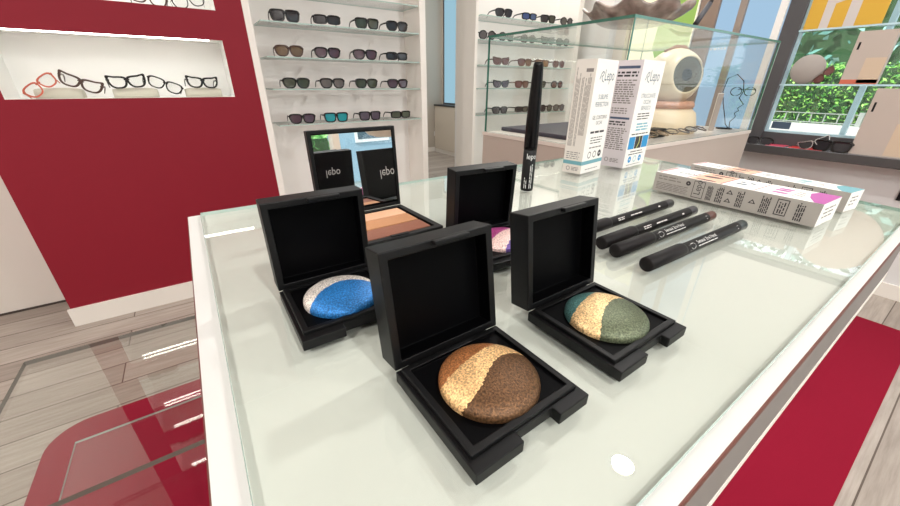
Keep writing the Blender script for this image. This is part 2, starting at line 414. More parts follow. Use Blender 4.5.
# ------------------------------------------------------------------ outdoors
sbox('ground_street', 3.0, 26, -16, 16, -0.3, -0.2, pbr('asphalt', (176, 176, 174), 0.9, var=0.15, bscale=3))
sbox('ground_front', -8, 3.0, -14, -2.8, -0.3, -0.2, pbr('asphalt', (176, 176, 174), 0.9, var=0.15, bscale=3))
def foliage(name, label, cat, c, size, n, leaf, cols, seed, core):
    r = random.Random(seed); b = MB()
    ms = [pbr('leaf_%d_%d_%d' % k, k, 0.6, spec=0.3) for k in cols]
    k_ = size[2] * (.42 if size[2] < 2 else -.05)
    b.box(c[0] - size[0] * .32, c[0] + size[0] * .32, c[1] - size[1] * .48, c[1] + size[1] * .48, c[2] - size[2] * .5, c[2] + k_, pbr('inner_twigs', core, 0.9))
    for i in range(n):
        p = Vector((c[0] + (r.random() - .5) * size[0], c[1] + (r.random() - .5) * size[1], c[2] + (r.random() - .5) * size[2]))
        a = Vector((r.uniform(-1, 1), r.uniform(-1, 1), r.uniform(-1, 1))).normalized(); t = a.cross(Vector((r.uniform(-1, 1), r.uniform(-1, 1), r.uniform(-1, 1)))).normalized()
        l = leaf * r.uniform(.6, 1.3)
        b.face([p - a * l, p - t * l * .45, p + a * l, p + t * l * .45], ms[r.randrange(len(ms))])
    return tag(b.build(name), label, cat)
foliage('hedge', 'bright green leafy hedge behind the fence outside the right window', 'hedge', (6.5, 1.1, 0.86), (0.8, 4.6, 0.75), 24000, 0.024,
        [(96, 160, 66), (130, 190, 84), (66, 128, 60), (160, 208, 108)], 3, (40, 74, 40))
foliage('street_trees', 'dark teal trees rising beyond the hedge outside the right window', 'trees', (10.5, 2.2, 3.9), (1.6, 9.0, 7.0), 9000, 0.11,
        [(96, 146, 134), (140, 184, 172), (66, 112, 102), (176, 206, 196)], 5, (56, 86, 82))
foliage('garden_bush', 'green bush outside the front window reflected in the palette mirror', 'bush', (1.38, -4.6, 0.40), (0.95, 0.8, 1.20), 3500, 0.05,
        [(120, 196, 104), (160, 220, 136), (88, 160, 84)], 9, (40, 80, 44))
bf = thing('street_building', 'pale blue building front across the street, glimpsed in the palette mirror', 'building', (0, -8.0, -0.2))
MB().box(-3, 7, -0.3, 0, 0, 2.9, pbr('facade_blue', (136, 166, 182), 0.8)).build('facade', bf)
for x in (-1.6, 0.4, 2.1, 3.7, 5.4):
    MB().box(x, x + 0.9, 0, 0.03, 0.9, 2.3, pbr('facade_trim', (214, 218, 216), 0.7)).box(x + 0.07, x + 0.83, 0.03, 0.035, 0.97, 2.23, pbr('dark_pane', (70, 92, 104), 0.1)).build('window', bf)
MB().box(-3.1, 7.1, -0.35, 0.1, 2.9, 3.05, pbr('facade_trim', (214, 218, 216), 0.7)).build('cornice', bf)
lw = MB().box(5.75, 6.05, -2.6, 4.4, -0.2, 0.60, pbr('rendered_wall', (206, 204, 200), 0.8))
tag(lw.build('garden_wall'), 'low pale garden wall under the hedge across the street', 'wall')
FG = pbr('fence_grey', (150, 156, 150), 0.5)
fe = thing('fence', 'low grey metal railing fence in front of the green hedge', 'fence', (5.9, 0.9, 0.385))
b = MB().box(-0.012, 0.012, -3.4, 3.4, 0.33, 0.338, FG).box(-0.012, 0.012, -3.4, 3.4, 0.235, 0.243, FG)
for i in range(60): b.box(-0.003, 0.003, -3.4 + i * 0.115, -3.39 + i * 0.115, 0.243, 0.33, FG)
b.build('rail_panel', fe)
for y in (-3.4, -1.7, 0, 1.7, 3.4): MB().box(-0.02, 0.02, y - 0.02, y + 0.02, 0.2155, 0.36, FG).build('post', fe)
pl = MB().box(4.4, 4.44, 0.72, 0.755, -0.2, 2.4, LB)
tag(pl.build('street_post'), 'slim pale blue post standing on the pavement outside the window', 'post')

# ------------------------------------------------------------------ rug, glass table, counter
def rrect(x0, x1, y0, y1, r, seg=8, corners=(1, 1, 1, 1)):
    out = []
    for (cx, cy, a, k) in ((x0, y0, 180, 0), (x1, y0, 270, 1), (x1, y1, 0, 2), (x0, y1, 90, 3)):
        rr = r if corners[k] else 0.0005
        ox = cx + rr * (1 if cx == x0 else -1); oy = cy + rr * (1 if cy == y0 else -1)
        for i in range(seg + 1):
            t = R_(a + 90 * i / seg); out.append((ox + rr * math.cos(t), oy + rr * math.sin(t)))
    return out
tag(MB().prism(rrect(-0.585, 2.42, -0.096, 1.355, 0.10, 8, (1, 0, 0, 1)), 0.0005, 0.006, RUGM).build('rug'), 'red felt rug with rounded corners lying under the white counter', 'rug')

gt = thing('glass_table', 'clear two-tier glass table standing on the red rug behind the counter', 'table', (0, 0, 0.006))
for nm, z, t in (('glass_top', 0.444, 0.010), ('glass_shelf', 0.19, 0.006)):
    MB().box(-0.416, 0.75, 0.583, 1.020, z - t, z, {'': GEDGED if nm == 'glass_top' else GEDGEL, '+z': GLASS, '-z': GLASS}).build(nm, gt)
MB().box(0.2, 0.6, 0.70, 0.90, 0, 0.184, WARMW).build('pedestal', gt)
MB().box(0.25, 0.55, 0.74, 0.86, 0.19, 0.434, WARMW).build('pedestal', gt)

ct = thing('display_counter', 'white display counter with a glass sheet on top in the foreground', 'counter', (0, 0, 0))
EDGE = pbr('brown_edge_band', (98, 46, 34), 0.5)
APR = pbr('apron_shade_grey', (122, 117, 113), 0.6)  # shade on the apron's front face is put into this grey
def quadprism(mb, c, z0, z1, m, top): return mb.prism(c, z0, z1, m, top=top)
quadprism(MB(), [(-0.0197, 0.0133), (0.512, 0.0133), (0.578, 0.364), (-0.0197, 0.364)], 0.892, 0.8968, EDGE, pbr('counter_laminate', (207, 205, 201), 0.5, spec=0.05)).build('top', ct, 0.0006).modifiers['bevel'].material = 0
MB().prism([(-0.0185, 0.0145), (0.508, 0.0145), (0.573, 0.362), (-0.0185, 0.362)], 0.842, 0.892, APR).build('apron', ct)
MB().box(-0.0190, 0.508, 0.0141, 0.030, 0.834, 0.842, TRIMW).build('trim_strip', ct)
MB().box(0.03, 0.495, 0.053, 0.33, 0.006, 0.842, pbr('glossy_white_panel', (226, 220, 214), 0.3)).build('body', ct, 0.002)
MB().prism([(-0.0099, 0.0196), (0.5115, 0.0196), (0.5760, 0.3589), (-0.0099, 0.3589)], 0.8970, 0.9000, GEDGEL, top=glass('counter_glass', (0.968, 0.986, 0.966), 1.36, 0.95), bottom=glass('counter_glass', (0.968, 0.986, 0.966), 1.36, 0.95)).build('glass_sheet', ct, 0.0003)

# ------------------------------------------------------------------ cosmetics on the counter
TZ = 0.9002
W_, D_, HB, HL, LH, HZ = 0.0490, 0.0469, 0.0059, 0.0114, 0.0452, 0.0048
def compact(x, y, yaw, ang, pm, label):
    t = thing('eyeshadow_compact', label, 'eyeshadow', (x, y, TZ), yaw, 'open eyeshadow compacts')
    a0, a1, nd = W_ * 0.37, W_ * 0.70, 0.0036
    hb = HB - 0.0012
    MB().prism([(0, 0), (a0, 0), (a0, nd), (a1, nd), (a1, 0), (W_, 0), (W_, D_), (0, D_)], 0, hb, BLK).build('base', t, 0.0004)
    MB().tray(0.0016, W_ - 0.0016, 0.0042, D_ - 0.0012, hb - 0.0004, HB + 0.0004, 0.0026, 0.0012, BLK, BLK2).build('inner_frame', t, 0.0004)
    r, h, z0 = 0.0177, 0.0056, HB - 0.0006
    prof = [(r, z0)] + [(r * math.cos(u), z0 + 0.0012 + h * math.sin(u)) for u in [R_(k) for k in (0, 8, 16, 26, 38, 50, 62, 75, 84)]] + [(0, z0 + 0.0012 + h)]
    MB().lathe(prof, pm, 56, Matrix.Translation((W_ / 2, D_ * 0.505, 0))).build('powder', t)
    # lid: a shallow tray swung up on the hinge; its outside carries the lettering upside down
    M = Matrix.Translation((0, D_, HZ)) @ Matrix.Rotation(-ang, 4, 'X') @ Matrix(((1, 0, 0, 0), (0, 0, -1, 0), (0, 1, 0, 0), (0, 0, 0, 1)))
    lid = MB().tray(0, W_, 0.0, LH, -HL, 0, 0.0032, 0.0070, BLK, BLK2, M)
    lid.box(W_ * 0.42, W_ * 0.74, LH - 0.0018, LH, 0, 0.0026, BLK, M)
    lid.text('lepo', 0.0125, lambda u, v: M @ Vector((W_ / 2 + u, LH * 0.56 - v, -HL - 0.00008)), TEXTW, 'CENTER', 0.8)
    lo = lid.build('lid', t, 0.0004)
    MB().tube([(0.006, D_ + 0.0012, HB - 0.0012), (W_ - 0.006, D_ + 0.0012, HB - 0.0012)], 0.0011, BLK, 8).build('hinge', t)
    return t
pm1 = powder('powder_bronze', [(104, 74, 48), (255, 206, 146), (198, 130, 80)], [(0.215, 0, 0, 0.044, 13, -0.028), (0.318, 0.08, -0.2, 0.012, 10, 0)], 0.243, 0.2, 0.55)
pm2 = powder('powder_green', [(100, 108, 84), (252, 212, 156), (92, 138, 134)], [(0.2485, 0.20, -1.55, 0, 1, 0), (0.345, 0.19, -0.25, 0, 1, 0)], 0.275, 0.2, 0.5)
pm3 = powder('powder_blue', [(44, 122, 192), (240, 230, 220)], [(0.280, 0, -3.0, 0, 1, 0)], 0.265, 0.2, 0.45)
pm4 = powder('powder_purple', [(112, 84, 158), (250, 214, 206), (186, 78, 142)], [(0.150, 0.70, 0, 0, 1, 0), (0.252, 0.40, -0.4, 0, 1, 0)], 0.243, 0.2, 0.4)
compact(0.0415, 0.0470, 0.0140, 0.153, pm1, 'open black compact with bronze, gold and brown powder, nearest to the camera')
compact(0.1089, 0.0472, 0.0050, 0.132, pm2, 'open black compact with green, gold and teal powder, beside the pencils')
compact(0.0170, 0.1298, -0.0110, 0.028, pm3, 'open black compact with blue and silver powder, nearest the red wall')
compact(0.1272, 0.1400, -0.0860, -0.050, pm4, 'open black compact with purple and pink powder, half hidden before the eyeliner')

# bronzer palette with mirror
def palette():
    w, d, hb, hl, ang = 0.0664, 0.0616, 0.0090, 0.0060, R_(3.4)
    t = thing('bronzer_palette', 'open black palette with a mirror and three tan powder strips at the back', 'makeup palette', (0.0654, 0.1979, TZ), 0.031)
    MB().tray(0, w, 0, d, 0, hb, 0.0048, 0.0022, BLK, BLK2).build('base', t, 0.0006)
    for (y0, y1), c in zip(((0.0075, 0.0235), (0.0250, 0.0410), (0.0425, 0.0575)), ((134, 80, 58), (190, 134, 92), (234, 182, 146))):
        MB().box(0.006, 0.0605, y0, y1, hb - 0.0023, hb - 0.0009, pbr('bronzer_%d' % c[0], c, 0.6, bump=0.25, bscale=900, var=0.08)).build('powder_pan', t, 0.0003)
    MB().box(w * 0.40, w * 0.60, 0.0012, 0.0042, hb - 0.0004, hb + 0.0006, BLK).build('latch', t, 0.0003)
    M = Matrix.Translation((0, d, hb)) @ Matrix.Rotation(-ang, 4, 'X') @ Matrix(((1, 0, 0, 0), (0, 0, -1, 0), (0, 1, 0, 0), (0, 0, 0, 1)))
    lid = MB().tray(0, w, 0.0, d, -hl, 0, 0.0026, 0.0012, BLK, BLK2, M)
    lid.text('lepo', 0.0145, lambda u, v: M @ Vector((w / 2 + u, d * 0.56 - v, -hl - 0.00008)), TEXTW, 'CENTER', 0.8)
    lo = lid.build('lid', t, 0.0004)
    MB().box(0.0030, w - 0.0030, 0.0045, d - 0.0030, -0.0012, -0.0006, MIRR, M).build('mirror', lo)
palette()

# eyeliner standing upright
e = thing('eyeliner', 'tall slim black eyeliner tube standing upright before the white boxes', 'eyeliner', (0.2746, 0.2592, TZ))
b = MB().lathe([(0, 0), (0.0058, 0), (0.0063, 0.0006), (0.0064, 0.004), (0.0064, 0.0405), (0.0060, 0.0408)], BLK, 32)
fc = lambda r, a0: (lambda u, v: (r * math.cos(a0 + u / r), r * math.sin(a0 + u / r), v))
a0 = math.atan2(-0.64, -0.77) + 0.15
g = fc(0.00648, a0)
b.text('lepo', 0.0076, lambda u, v: g(u - 0.0035, v + 0.0325), TEXTW, 'LEFT', 0.8)
b.vcols(g, -0.0045, -0.0010, 0.003, 0.014, 2, TEXTW, 0.35, 3); b.vcols(g, 0.0008, 0.0042, 0.003, 0.028, 2, TEXTW, 0.4, 5)
b.build('barrel', e)
MB().lathe([(0.0060, 0.0408), (0.0066, 0.0412), (0.0067, 0.044), (0.0066, 0.062), (0.0058, 0.088), (0.0047, 0.114), (0.0044, 0.1165), (0.0036, 0.1180), (0, 0.1184)], pbr('black_gloss_cap', (10, 8, 9), 0.2, spec=0.2), 32).build('cap', e)

# pencils
def pencil(x, y, yaw, L, cap, tipc, label, big):
    t = thing('eye_pencil', label, 'eye pencil', (x, y, TZ + 0.0046), yaw, 'black eye pencils')
    PB = pbr('pencil_black', (15, 12, 12), 0.38, spec=0.18); CB = pbr('pencil_cap', (20, 16, 16), 0.5, spec=0.18)
    RX = Matrix.Rotation(R_(90), 4, 'Y')
    off = Matrix.Translation((0, 0, -0.0006)) @ RX
    rb = 0.0039
    body = MB().lathe([(rb - 0.0004, cap - 0.004), (rb, cap), (rb, L - 0.0125)], PB, 28, off)
    mp = lambda u, v: off @ Vector((-(rb + 0.00006) * math.sin(v / rb + 0.62), -(rb + 0.00006) * math.cos(v / rb + 0.62) , u))
    # map: v runs up the side that faces the camera and the top
    def mp(u, v):
        a = R_(38) + v / rb
        return off @ Vector((-(rb + 0.00006) * math.sin(a), -(rb + 0.00006) * math.cos(a), u))
    if big:
        body.disc(mp, cap + 0.0075, 0.0002, 0.0030, 0.0022, pbr('stamp_silver', (190, 190, 188), 0.4)); body.disc(mp, cap + 0.0085, 0.0003, 0.0016, 0.0014, PB, 14)
        body.quad(mp, cap + 0.0030, cap + 0.0050, -0.0022, 0.0016, pbr('stamp_grey', (128, 124, 122), 0.4))
        body.text(big, 0.0034, lambda u, v: mp(cap + 0.0135 + u, v + 0.0004), TEXTW, 'LEFT', 1.05)
        body.lines(mp, cap + 0.0135, cap + 0.040, -0.0017, -0.0007, 1, TEXTW, 0.6, 0.1, 7)
        body.quad(mp, L - 0.0185, L - 0.0165, -0.0012, 0.0012, TEXTW)
    else:
        body.lines(mp, cap + 0.008, cap + 0.018, -0.0014, 0.0014, 2, pbr('print_dim', (205, 200, 196), 0.5), 0.5, 0.2, 3)
        body.lines(mp, cap + 0.025, cap + 0.041, -0.0006, 0.0008, 1, pbr('print_dim', (205, 200, 196), 0.5), 0.6, 0.1, 4)
        body.quad(mp, L - 0.028, L - 0.025, -0.0006, 0.0006, pbr('print_dim', (205, 200, 196), 0.5))
    body.build('barrel', t)
    MB().lathe([(0, 0), (0.0038, 0), (0.0045, 0.0007), (0.0045, cap - 0.003), (0.0042, cap - 0.001), (rb, cap)], CB, 28, RX).build('cap', t)
    MB().lathe([(rb, L - 0.0125), (rb, L - 0.002), (rb - 0.0006, L - 0.0005), (rb - 0.0016, L), (0, L)], pbr('tip_%d_%d' % (tipc[0], tipc[1]), tipc, 0.3), 28, off).build('end', t)
pencil(0.2010, 0.0903, R_(-1.58), 0.129, 0.0405, (34, 44, 46), 'black eye pencil with dark blue-green end, nearest to the camera', 'Sensual Eye Pencil')
pencil(0.2030, 0.1116, R_(-0.9), 0.1315, 0.0410, (84, 46, 36), 'black eye pencil with a brown end, second from the counter front', 'Sensual Eye Pencil')
pencil(0.2066, 0.1242, R_(0.06), 0.1300, 0.0386, (46, 44, 50), 'black eye pencil with plain dark end, third from the counter front', None)
pencil(0.2080, 0.1451, R_(0.14), 0.1320, 0.0380, (30, 28, 30), 'black eye pencil farthest back, its cap hidden behind the green compact', None)

# upright white cartons
def logo(mb, f, u, v, s, m):
    mb.text('Lepo', s, lambda a, b_: f(u + a, v + b_), m, 'LEFT', 0.72)
    pts = [(-0.62, 0.05), (-0.5, 0.35), (-0.3, 0.55), (-0.12, 0.5), (-0.2, 0.3), (-0.38, 0.25), (-0.25, 0.0), (-0.02, -0.1)]
    for (a, b_), (c, d) in zip(pts, pts[1:]):
        dx, dy = c - a, d - b_; l = math.hypot(dx, dy); nx, ny = -dy / l * 0.035, dx / l * 0.035
        mb.face([f(u + s * p, v + s * r) for p, r in ((a + nx, b_ + ny), (a - nx, b_ - ny), (c - nx, d - ny), (c + nx, d + ny))], m)
def carton1():
    w, d, h = 0.0500, 0.0250, 0.1253
    b = MB().box(0, w, 0, d, 0, h, {'': BOXW, '-x': pbr('carton_side', (226, 219, 211), 0.5)})
    f = lambda u, v: (u, -0.00008, v); l = lambda u, v: (-0.00008, d - u, v)
    logo(b, f, 0.0210, 0.1040, 0.0165, TEXTM)
    b.text('SUBLIME', 0.0072, lambda u, v: f(0.026 + u, 0.0845 + v), TEXTM, 'CENTER', 0.85); b.text('PERFECTION', 0.0072, lambda u, v: f(0.026 + u, 0.0765 + v), TEXTM, 'CENTER', 0.78)
    b.text('GEL CONTORNO', 0.0062, lambda u, v: f(0.026 + u, 0.0625 + v), TEXTK, 'CENTER', 0.72); b.text('OCCHI', 0.0058, lambda u, v: f(0.026 + u, 0.0565 + v), TEXTK, 'CENTER', 0.8)
    b.lines(f, 0.009, 0.043, 0.046, 0.050, 1, TEXTK, 0.6, 0.02, 3); b.lines(f, 0.012, 0.041, 0.034, 0.043, 3, TEXTK, 0.35, 0.25, 4)
    b.lines(f, 0.012, 0.042, 0.0285, 0.0315, 1, TEXTG, 0.5, 0.02, 4)
    for i, mm in enumerate((TEXTG, TEXTG, TEXTK)): b.ring(f, 0.015 + i * 0.0125, 0.0215, 0.0042, 0.0012 if i < 2 else 0.003, mm)
    b.quad(f, 0, w, 0.0105, 0.0150, TEAL); b.quad(l, 0, d, 0.0105, 0.0150, TEAL)
    b.lines(f, 0.010, 0.044, 0.003, 0.0055, 1, TEXTG, 0.4, 0.1, 4)
    TL = pbr('print_palegrey', (158, 150, 144), 0.7)
    b.vcols(l, 0.0020, 0.0080, 0.032, 0.122, 4, TL, 0.62, 16); b.vcols(l, 0.0096, 0.0125, 0.032, 0.110, 2, TL, 0.6, 14)
    b.vcols(l, 0.0140, 0.0215, 0.045, 0.112, 5, TL, 0.6, 12)
    b.quad(l, 0.0135, 0.0220, 0.1125, 0.1160, TEXTG)
    b.lines(l, 0.003, 0.022, 0.0165, 0.026, 4, TEXTG, 0.4, 0.2, 5)
    b.ring(l, 0.0075, 0.0055, 0.0026, 0.0007, TEXTG); b.lines(l, 0.012, 0.022, 0.003, 0.008, 3, TEXTG, 0.5, 0.1, 3)
    o = tag(b.build('cosmetic_carton'), 'upright white cosmetics carton with a teal band near its foot', 'carton', 'upright white cosmetic cartons')
    o.location = (0.3807, 0.2737, TZ); o.rotation_euler = (0, 0, 0.14)
def carton2():
    w, d, h = 0.0559, 0.0317, 0.1267
    b = MB().box(0, w, 0, d, 0, h, {'': BOXW, '-x': BOXL})
    f = lambda u, v: (u, -0.00008, v); l = lambda u, v: (-0.00008, d - u, v)
    logo(b, f, 0.0225, 0.1040, 0.0175, TEXTM)
    for s_, z in (('STRUCCANTE', 0.0850), ('OCCHI', 0.0780), ('BIFASICO', 0.0710)): b.text(s_, 0.0070, lambda u, v: f(0.029 + u, z + v), TEXTM, 'CENTER', 0.85)
    b.lines(f, 0.011, 0.047, 0.0590, 0.0680, 3, TEXTK, 0.4, 0.25, 4)
    BL = pbr('print_palecyan', (120, 176, 194), 0.5)
    b.lines(f, 0.014, 0.046, 0.0455, 0.0560, 3, BL, 0.55, 0.2, 3); b.lines(f, 0.006, 0.050, 0.0405, 0.0435, 1, TEXTK, 0.45, 0.05, 6)
    b.quad(f, 0.003, 0.0185, 0.0235, 0.0390, BLUEP); b.quad(f, 0.0195, 0.0375, 0.0235, 0.0390, TEXTK); b.quad(f, 0.0385, 0.0545, 0.0235, 0.0390, BLUEP)
    f2_ = lambda u, v: (u, -0.00014, v)
    b.poly(f2_, [(0.0245, 0.0235), (0.0265, 0.0235), (0.0315, 0.0305), (0.0305, 0.0390), (0.0290, 0.0390), (0.0295, 0.0310)], YELP)
    b.lines(f, 0.012, 0.044, 0.0185, 0.0215, 1, TEXTG, 0.5, 0.05, 3); b.lines(f, 0.008, 0.049, 0.0155, 0.0178, 1, TEXTK, 0.5, 0.05, 5)
    for i, (mm, wd) in enumerate(((BLUEP, 0.003), (BL, 0.001), (BLUEP, 0.003))): b.ring(f, 0.014 + i * 0.0135, 0.0100, 0.0042, wd, mm)
    b.lines(f, 0.008, 0.046, 0.002, 0.004, 1, TEXTG, 0.4, 0.1, 3)
    b.quad(l, 0.002, d - 0.003, 0.1175, 0.1205, pbr('print_navy', (70, 84, 110), 0.6))
    b.lines(l, 0.002, d - 0.003, 0.108, 0.115, 2, TEXTK, 0.6, 0.05, 5); b.lines(l, 0.002, d - 0.004, 0.078, 0.106, 11, TEXTG, 0.55, 0.2, 6)
    b.lines(l, 0.002, d - 0.008, 0.066, 0.074, 3, TEXTG, 0.5, 0.25, 5)
    b.quad(l, 0.002, d - 0.004, 0.0600, 0.0625, pbr('print_navy', (70, 84, 110), 0.6)); b.lines(l, 0.002, d - 0.006, 0.052, 0.058, 2, TEXTK, 0.6, 0.1, 5)
    b.lines(l, 0.002, d - 0.004, 0.022, 0.050, 11, TEXTG, 0.55, 0.2, 6)
    b.ring(l, 0.007, 0.009, 0.0028, 0.0007, TEXTG); b.lines(l, 0.012, 0.024, 0.006, 0.0115, 3, TEXTG, 0.5, 0.1, 3)
    o = tag(b.build('cosmetic_carton'), 'upright white and lilac cosmetics carton with a blue and black picture', 'carton', 'upright white cosmetic cartons')
    o.location = (0.4560, 0.2649, TZ); o.rotation_euler = (0, 0, 0.074)
carton1(); carton2()

# flat cartons
def flat_carton(loc, yaw, w, d, h, endc, label, face_m):
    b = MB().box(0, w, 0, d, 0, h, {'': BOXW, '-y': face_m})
    t = lambda u, v: (u, v, h + 0.00008); f = lambda u, v: (u, -0.00008, v); r = lambda u, v: (w + 0.00008, u, v)
    # top print, left to right
    b.quad(t, 0.0015, 0.0035, 0.003, d * 0.93, MAROON)
    b.text('Lepo', 0.013, lambda u, v: t(0.014 + u, d * 0.38 + v), TEXTM, 'LEFT', 0.8)
    b.quad(t, 0.0300, 0.0312, 0.001, d - 0.002, MAROON)
    b.quad(t, 0.0330, 0.0590, 0.001, d - 0.001, SKIN)
    t2 = lambda u, v: (u, v, h + 0.00014)
    b.disc(t2, 0.044, d * 0.55, 0.0085, d * 0.10, EYED); b.disc(t2, 0.0475, d * 0.84, 0.0105, d * 0.055, EYED); b.disc(t2, 0.0455, d * 0.12, 0.009, d * 0.06, EYED)
    b.quad(t, 0.0590, 0.0602, 0.001, d - 0.002, MAROON)
    b.lines(t, 0.0660, 0.0800, d * 0.30, d * 0.75, 2, TEXTM, 0.45, 0.2, 2)
    b.quad(t, 0.0850, 0.0858, 0.001, d - 0.002, MAROON)
    for vv in (0.30, 0.55, 0.72): b.disc(t, 0.0985 + rnd.random() * 0.002, d * vv, 0.006, d * 0.07, endc, 12)
    b.quad(t, 0.1090, 0.1096, d * 0.2, d * 0.8, TEXTG); b.lines(t, 0.1110, 0.1160, d * 0.25, d * 0.7, 3, TEXTG, 0.4, 0.2, 2)
    b.poly(t, [(w - 0.006, 0.0), (w, 0.0), (w, d), (w - 0.014, d), (w - 0.0165, d * 0.75), (w - 0.0125, d * 0.35)], endc)
    # long side print
    K = TEXTK
    b.lines(f, 0.004, 0.030, h * 0.62, h * 0.90, 2, TEXTG, 0.4, 0.3, 5); b.lines(f, 0.003, 0.036, h * 0.10, h * 0.52, 5, TEXTG, 0.5, 0.1, 7)
    b.ring(f, 0.0335, h * 0.72, 0.0022, 0.0016, K)
    x0 = 0.0385
    for (a, c_, e_, g_) in ((x0, x0 + 0.010, h * 0.08, h * 0.11), (x0, x0 + 0.010, h * 0.90, h * 0.93), (x0, x0 + 0.0005, h * 0.08, h * 0.93), (x0 + 0.0095, x0 + 0.010, h * 0.08, h * 0.93)): b.quad(f, a, c_, e_, g_, K)
    b.text('Lepo', 0.0085, lambda u, v: f(x0 + 0.0072 - v, h * 0.24 + u), K, 'LEFT', 0.8)
    for c0, c1, k in ((0.0510, 0.0560, 4), (0.0590, 0.0650, 3), (0.0755, 0.0810, 3), (0.0935, 0.1000, 4), (0.1170, 0.1225, 3)):
        b.vcols(f, c0, c1, h * 0.10, h * 0.90, k + 1, K, 0.62, 5)
    for cx, cz in ((0.0695, 0.30), (0.0695, 0.70), (0.0875, 0.5)):
        b.poly(f, [(cx - 0.0028, h * cz - 0.0016), (cx + 0.0028, h * cz - 0.0016), (cx, h * cz + 0.0022)], K); b.poly(lambda u, v: (u, -0.00014, v), [(cx - 0.0014, h * cz - 0.0009), (cx + 0.0014, h * cz - 0.0009), (cx, h * cz + 0.0010)], face_m)
    for (a, c_, e_, g_) in ((0.1040, 0.1120, 0.16, 0.20), (0.1040, 0.1120, 0.84, 0.88), (0.1040, 0.1046, 0.16, 0.88), (0.1114, 0.1120, 0.16, 0.88)): b.quad(f, a, c_, h * e_, h * g_, K)
    b.vcols(f, 0.1055, 0.1105, h * 0.25, h * 0.78, 3, K, 0.55, 4)
    b.lines(r, d * 0.2, d * 0.8, h * 0.25, h * 0.8, 3, TEXTG, 0.35, 0.3, 3)
    o = tag(b.build('flat_carton'), label, 'carton', 'flat cosmetic cartons lying on the counter')
    o.location = loc; o.rotation_euler = (0, 0, yaw)
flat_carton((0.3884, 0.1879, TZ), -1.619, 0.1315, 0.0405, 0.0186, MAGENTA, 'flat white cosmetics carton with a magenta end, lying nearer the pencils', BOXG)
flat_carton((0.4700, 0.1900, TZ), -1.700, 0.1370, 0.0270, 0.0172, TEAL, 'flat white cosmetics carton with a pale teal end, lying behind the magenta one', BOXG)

# ------------------------------------------------------------------ eyewear
CACHE = {}
def outline(style, n=26):
    W, H = 0.027, 0.021
    P = []
    for i in range(n):
        t = 2 * math.pi * i / n; c, s = math.cos(t), math.sin(t)
        if style == 'round': x, z = W * 0.94 * c, H * 1.06 * s
        else:
            e = {'square': 0.52, 'cat': 0.68, 'soft': 0.70, 'wrap': 0.55}[style]
            x = W * math.copysign(abs(c) ** e, c); z = H * math.copysign(abs(s) ** e, s)
            if style in ('soft', 'cat'): x *= 1 + 0.20 * (z / H)
            if style == 'cat': z += 0.011 * max(0, x / W) ** 2 * (1 if z > 0 else 0.2); z *= 0.92
            if style == 'wrap': z *= 0.82; x *= 1.06
            if style == 'square': x *= 1 + 0.14 * (z / H)
        P.append((x, z))
    return P
def eyewear_meshes(style, fm, lm, thick):
    key = (style, fm.name, lm.name, thick)
    if key in CACHE: return CACHE[key]
    P = outline(style); n = len(P); cx = 0.0335; cz = 0.0235
    fr = MB(); lens = []
    for sgn in (-1, 1):
        pts = [(sgn * x, z) for x, z in P]
        if sgn < 0: pts = pts[::-1]
        k = fr.mi(fm)
        def loop(s_, y):
            return [fr.bm.verts.new((sgn * cx + x * s_, y + 0.10 * abs(x * s_ + sgn * cx) ** 2 / 0.06, cz + z * s_ * (1.02 if s_ > 1 else 1))) for x, z in pts]
        so, si = 1 + thick, 0.95
        A, B, C, D = loop(so, 0), loop(si, 0), loop(si, 0.0038), loop(so, 0.0038)
        for X, Y in ((A, B), (B, C), (C, D), (D, A)):
            for i in range(n):
                f = fr.bm.faces.new((X[i], X[(i + 1) % n], Y[(i + 1) % n], Y[i])); f.material_index = k; f.smooth = False
        lb_ = MB(); q1 = [(sgn * cx + x * 0.97, 0.0014 + 0.10 * abs(x + sgn * cx) ** 2 / 0.06, cz + z * 0.97) for x, z in pts]
        kk = lb_.mi(lm)
        a = [lb_.bm.verts.new(p) for p in q1]; b_ = [lb_.bm.verts.new((p[0], p[1] + 0.0012, p[2])) for p in q1]
        lb_.bm.faces.new(a); lb_.bm.faces.new(b_[::-1])
        for i in range(n): lb_.bm.faces.new((a[i], b_[i], b_[(i + 1) % n], a[(i + 1) % n]))
        lens.append(lb_.mesh('lens'))
    tz = cz + 0.012
    if thick > 0.1:
        for sgn in (-1, 1):
            top = [(sgn * (cx + x), -0.0002 + 0.10 * abs(x + cx) ** 2 / 0.06, cz + z * 1.06) for x, z in P if z > 0.012]
            top.sort(key=lambda p: p[0]); fr.tube(top, 0.0030, fm, 5)
    fr.tube([(-0.010, 0.001, cz + 0.009), (0, 0.0, cz + 0.0115), (0.010, 0.001, cz + 0.009)], 0.0024 if thick > 0.1 else 0.0013, fm, 6)
    xh = cx + 0.027 * (1.1 if style != 'round' else 1.0)
    for sgn in (-1, 1): fr.tube([(sgn * (xh - 0.004), 0.003, tz), (sgn * (xh + 0.003), 0.006, tz), (sgn * (xh + 0.004), 0.012, tz)], 0.003 if thick > 0.1 else 0.0015, fm, 6)
    frm = fr.mesh('frame'); tm = []
    for sgn in (-1, 1):
        t = MB(); x = sgn * (xh + 0.004); rr = 0.0042 if thick > 0.1 else 0.0014
        t.tube([(x, 0.010, tz), (x, 0.05, tz), (x - sgn * 0.002, 0.088, tz - 0.002), (x - sgn * 0.003, 0.105, tz - 0.012), (x - sgn * 0.004, 0.120, tz - 0.030)], [rr, rr, rr, rr, rr * 0.8], fm, 6, flat=0.6)
        tm.append(t.mesh('temple'))
    CACHE[key] = (frm, lens, tm)
    return CACHE[key]
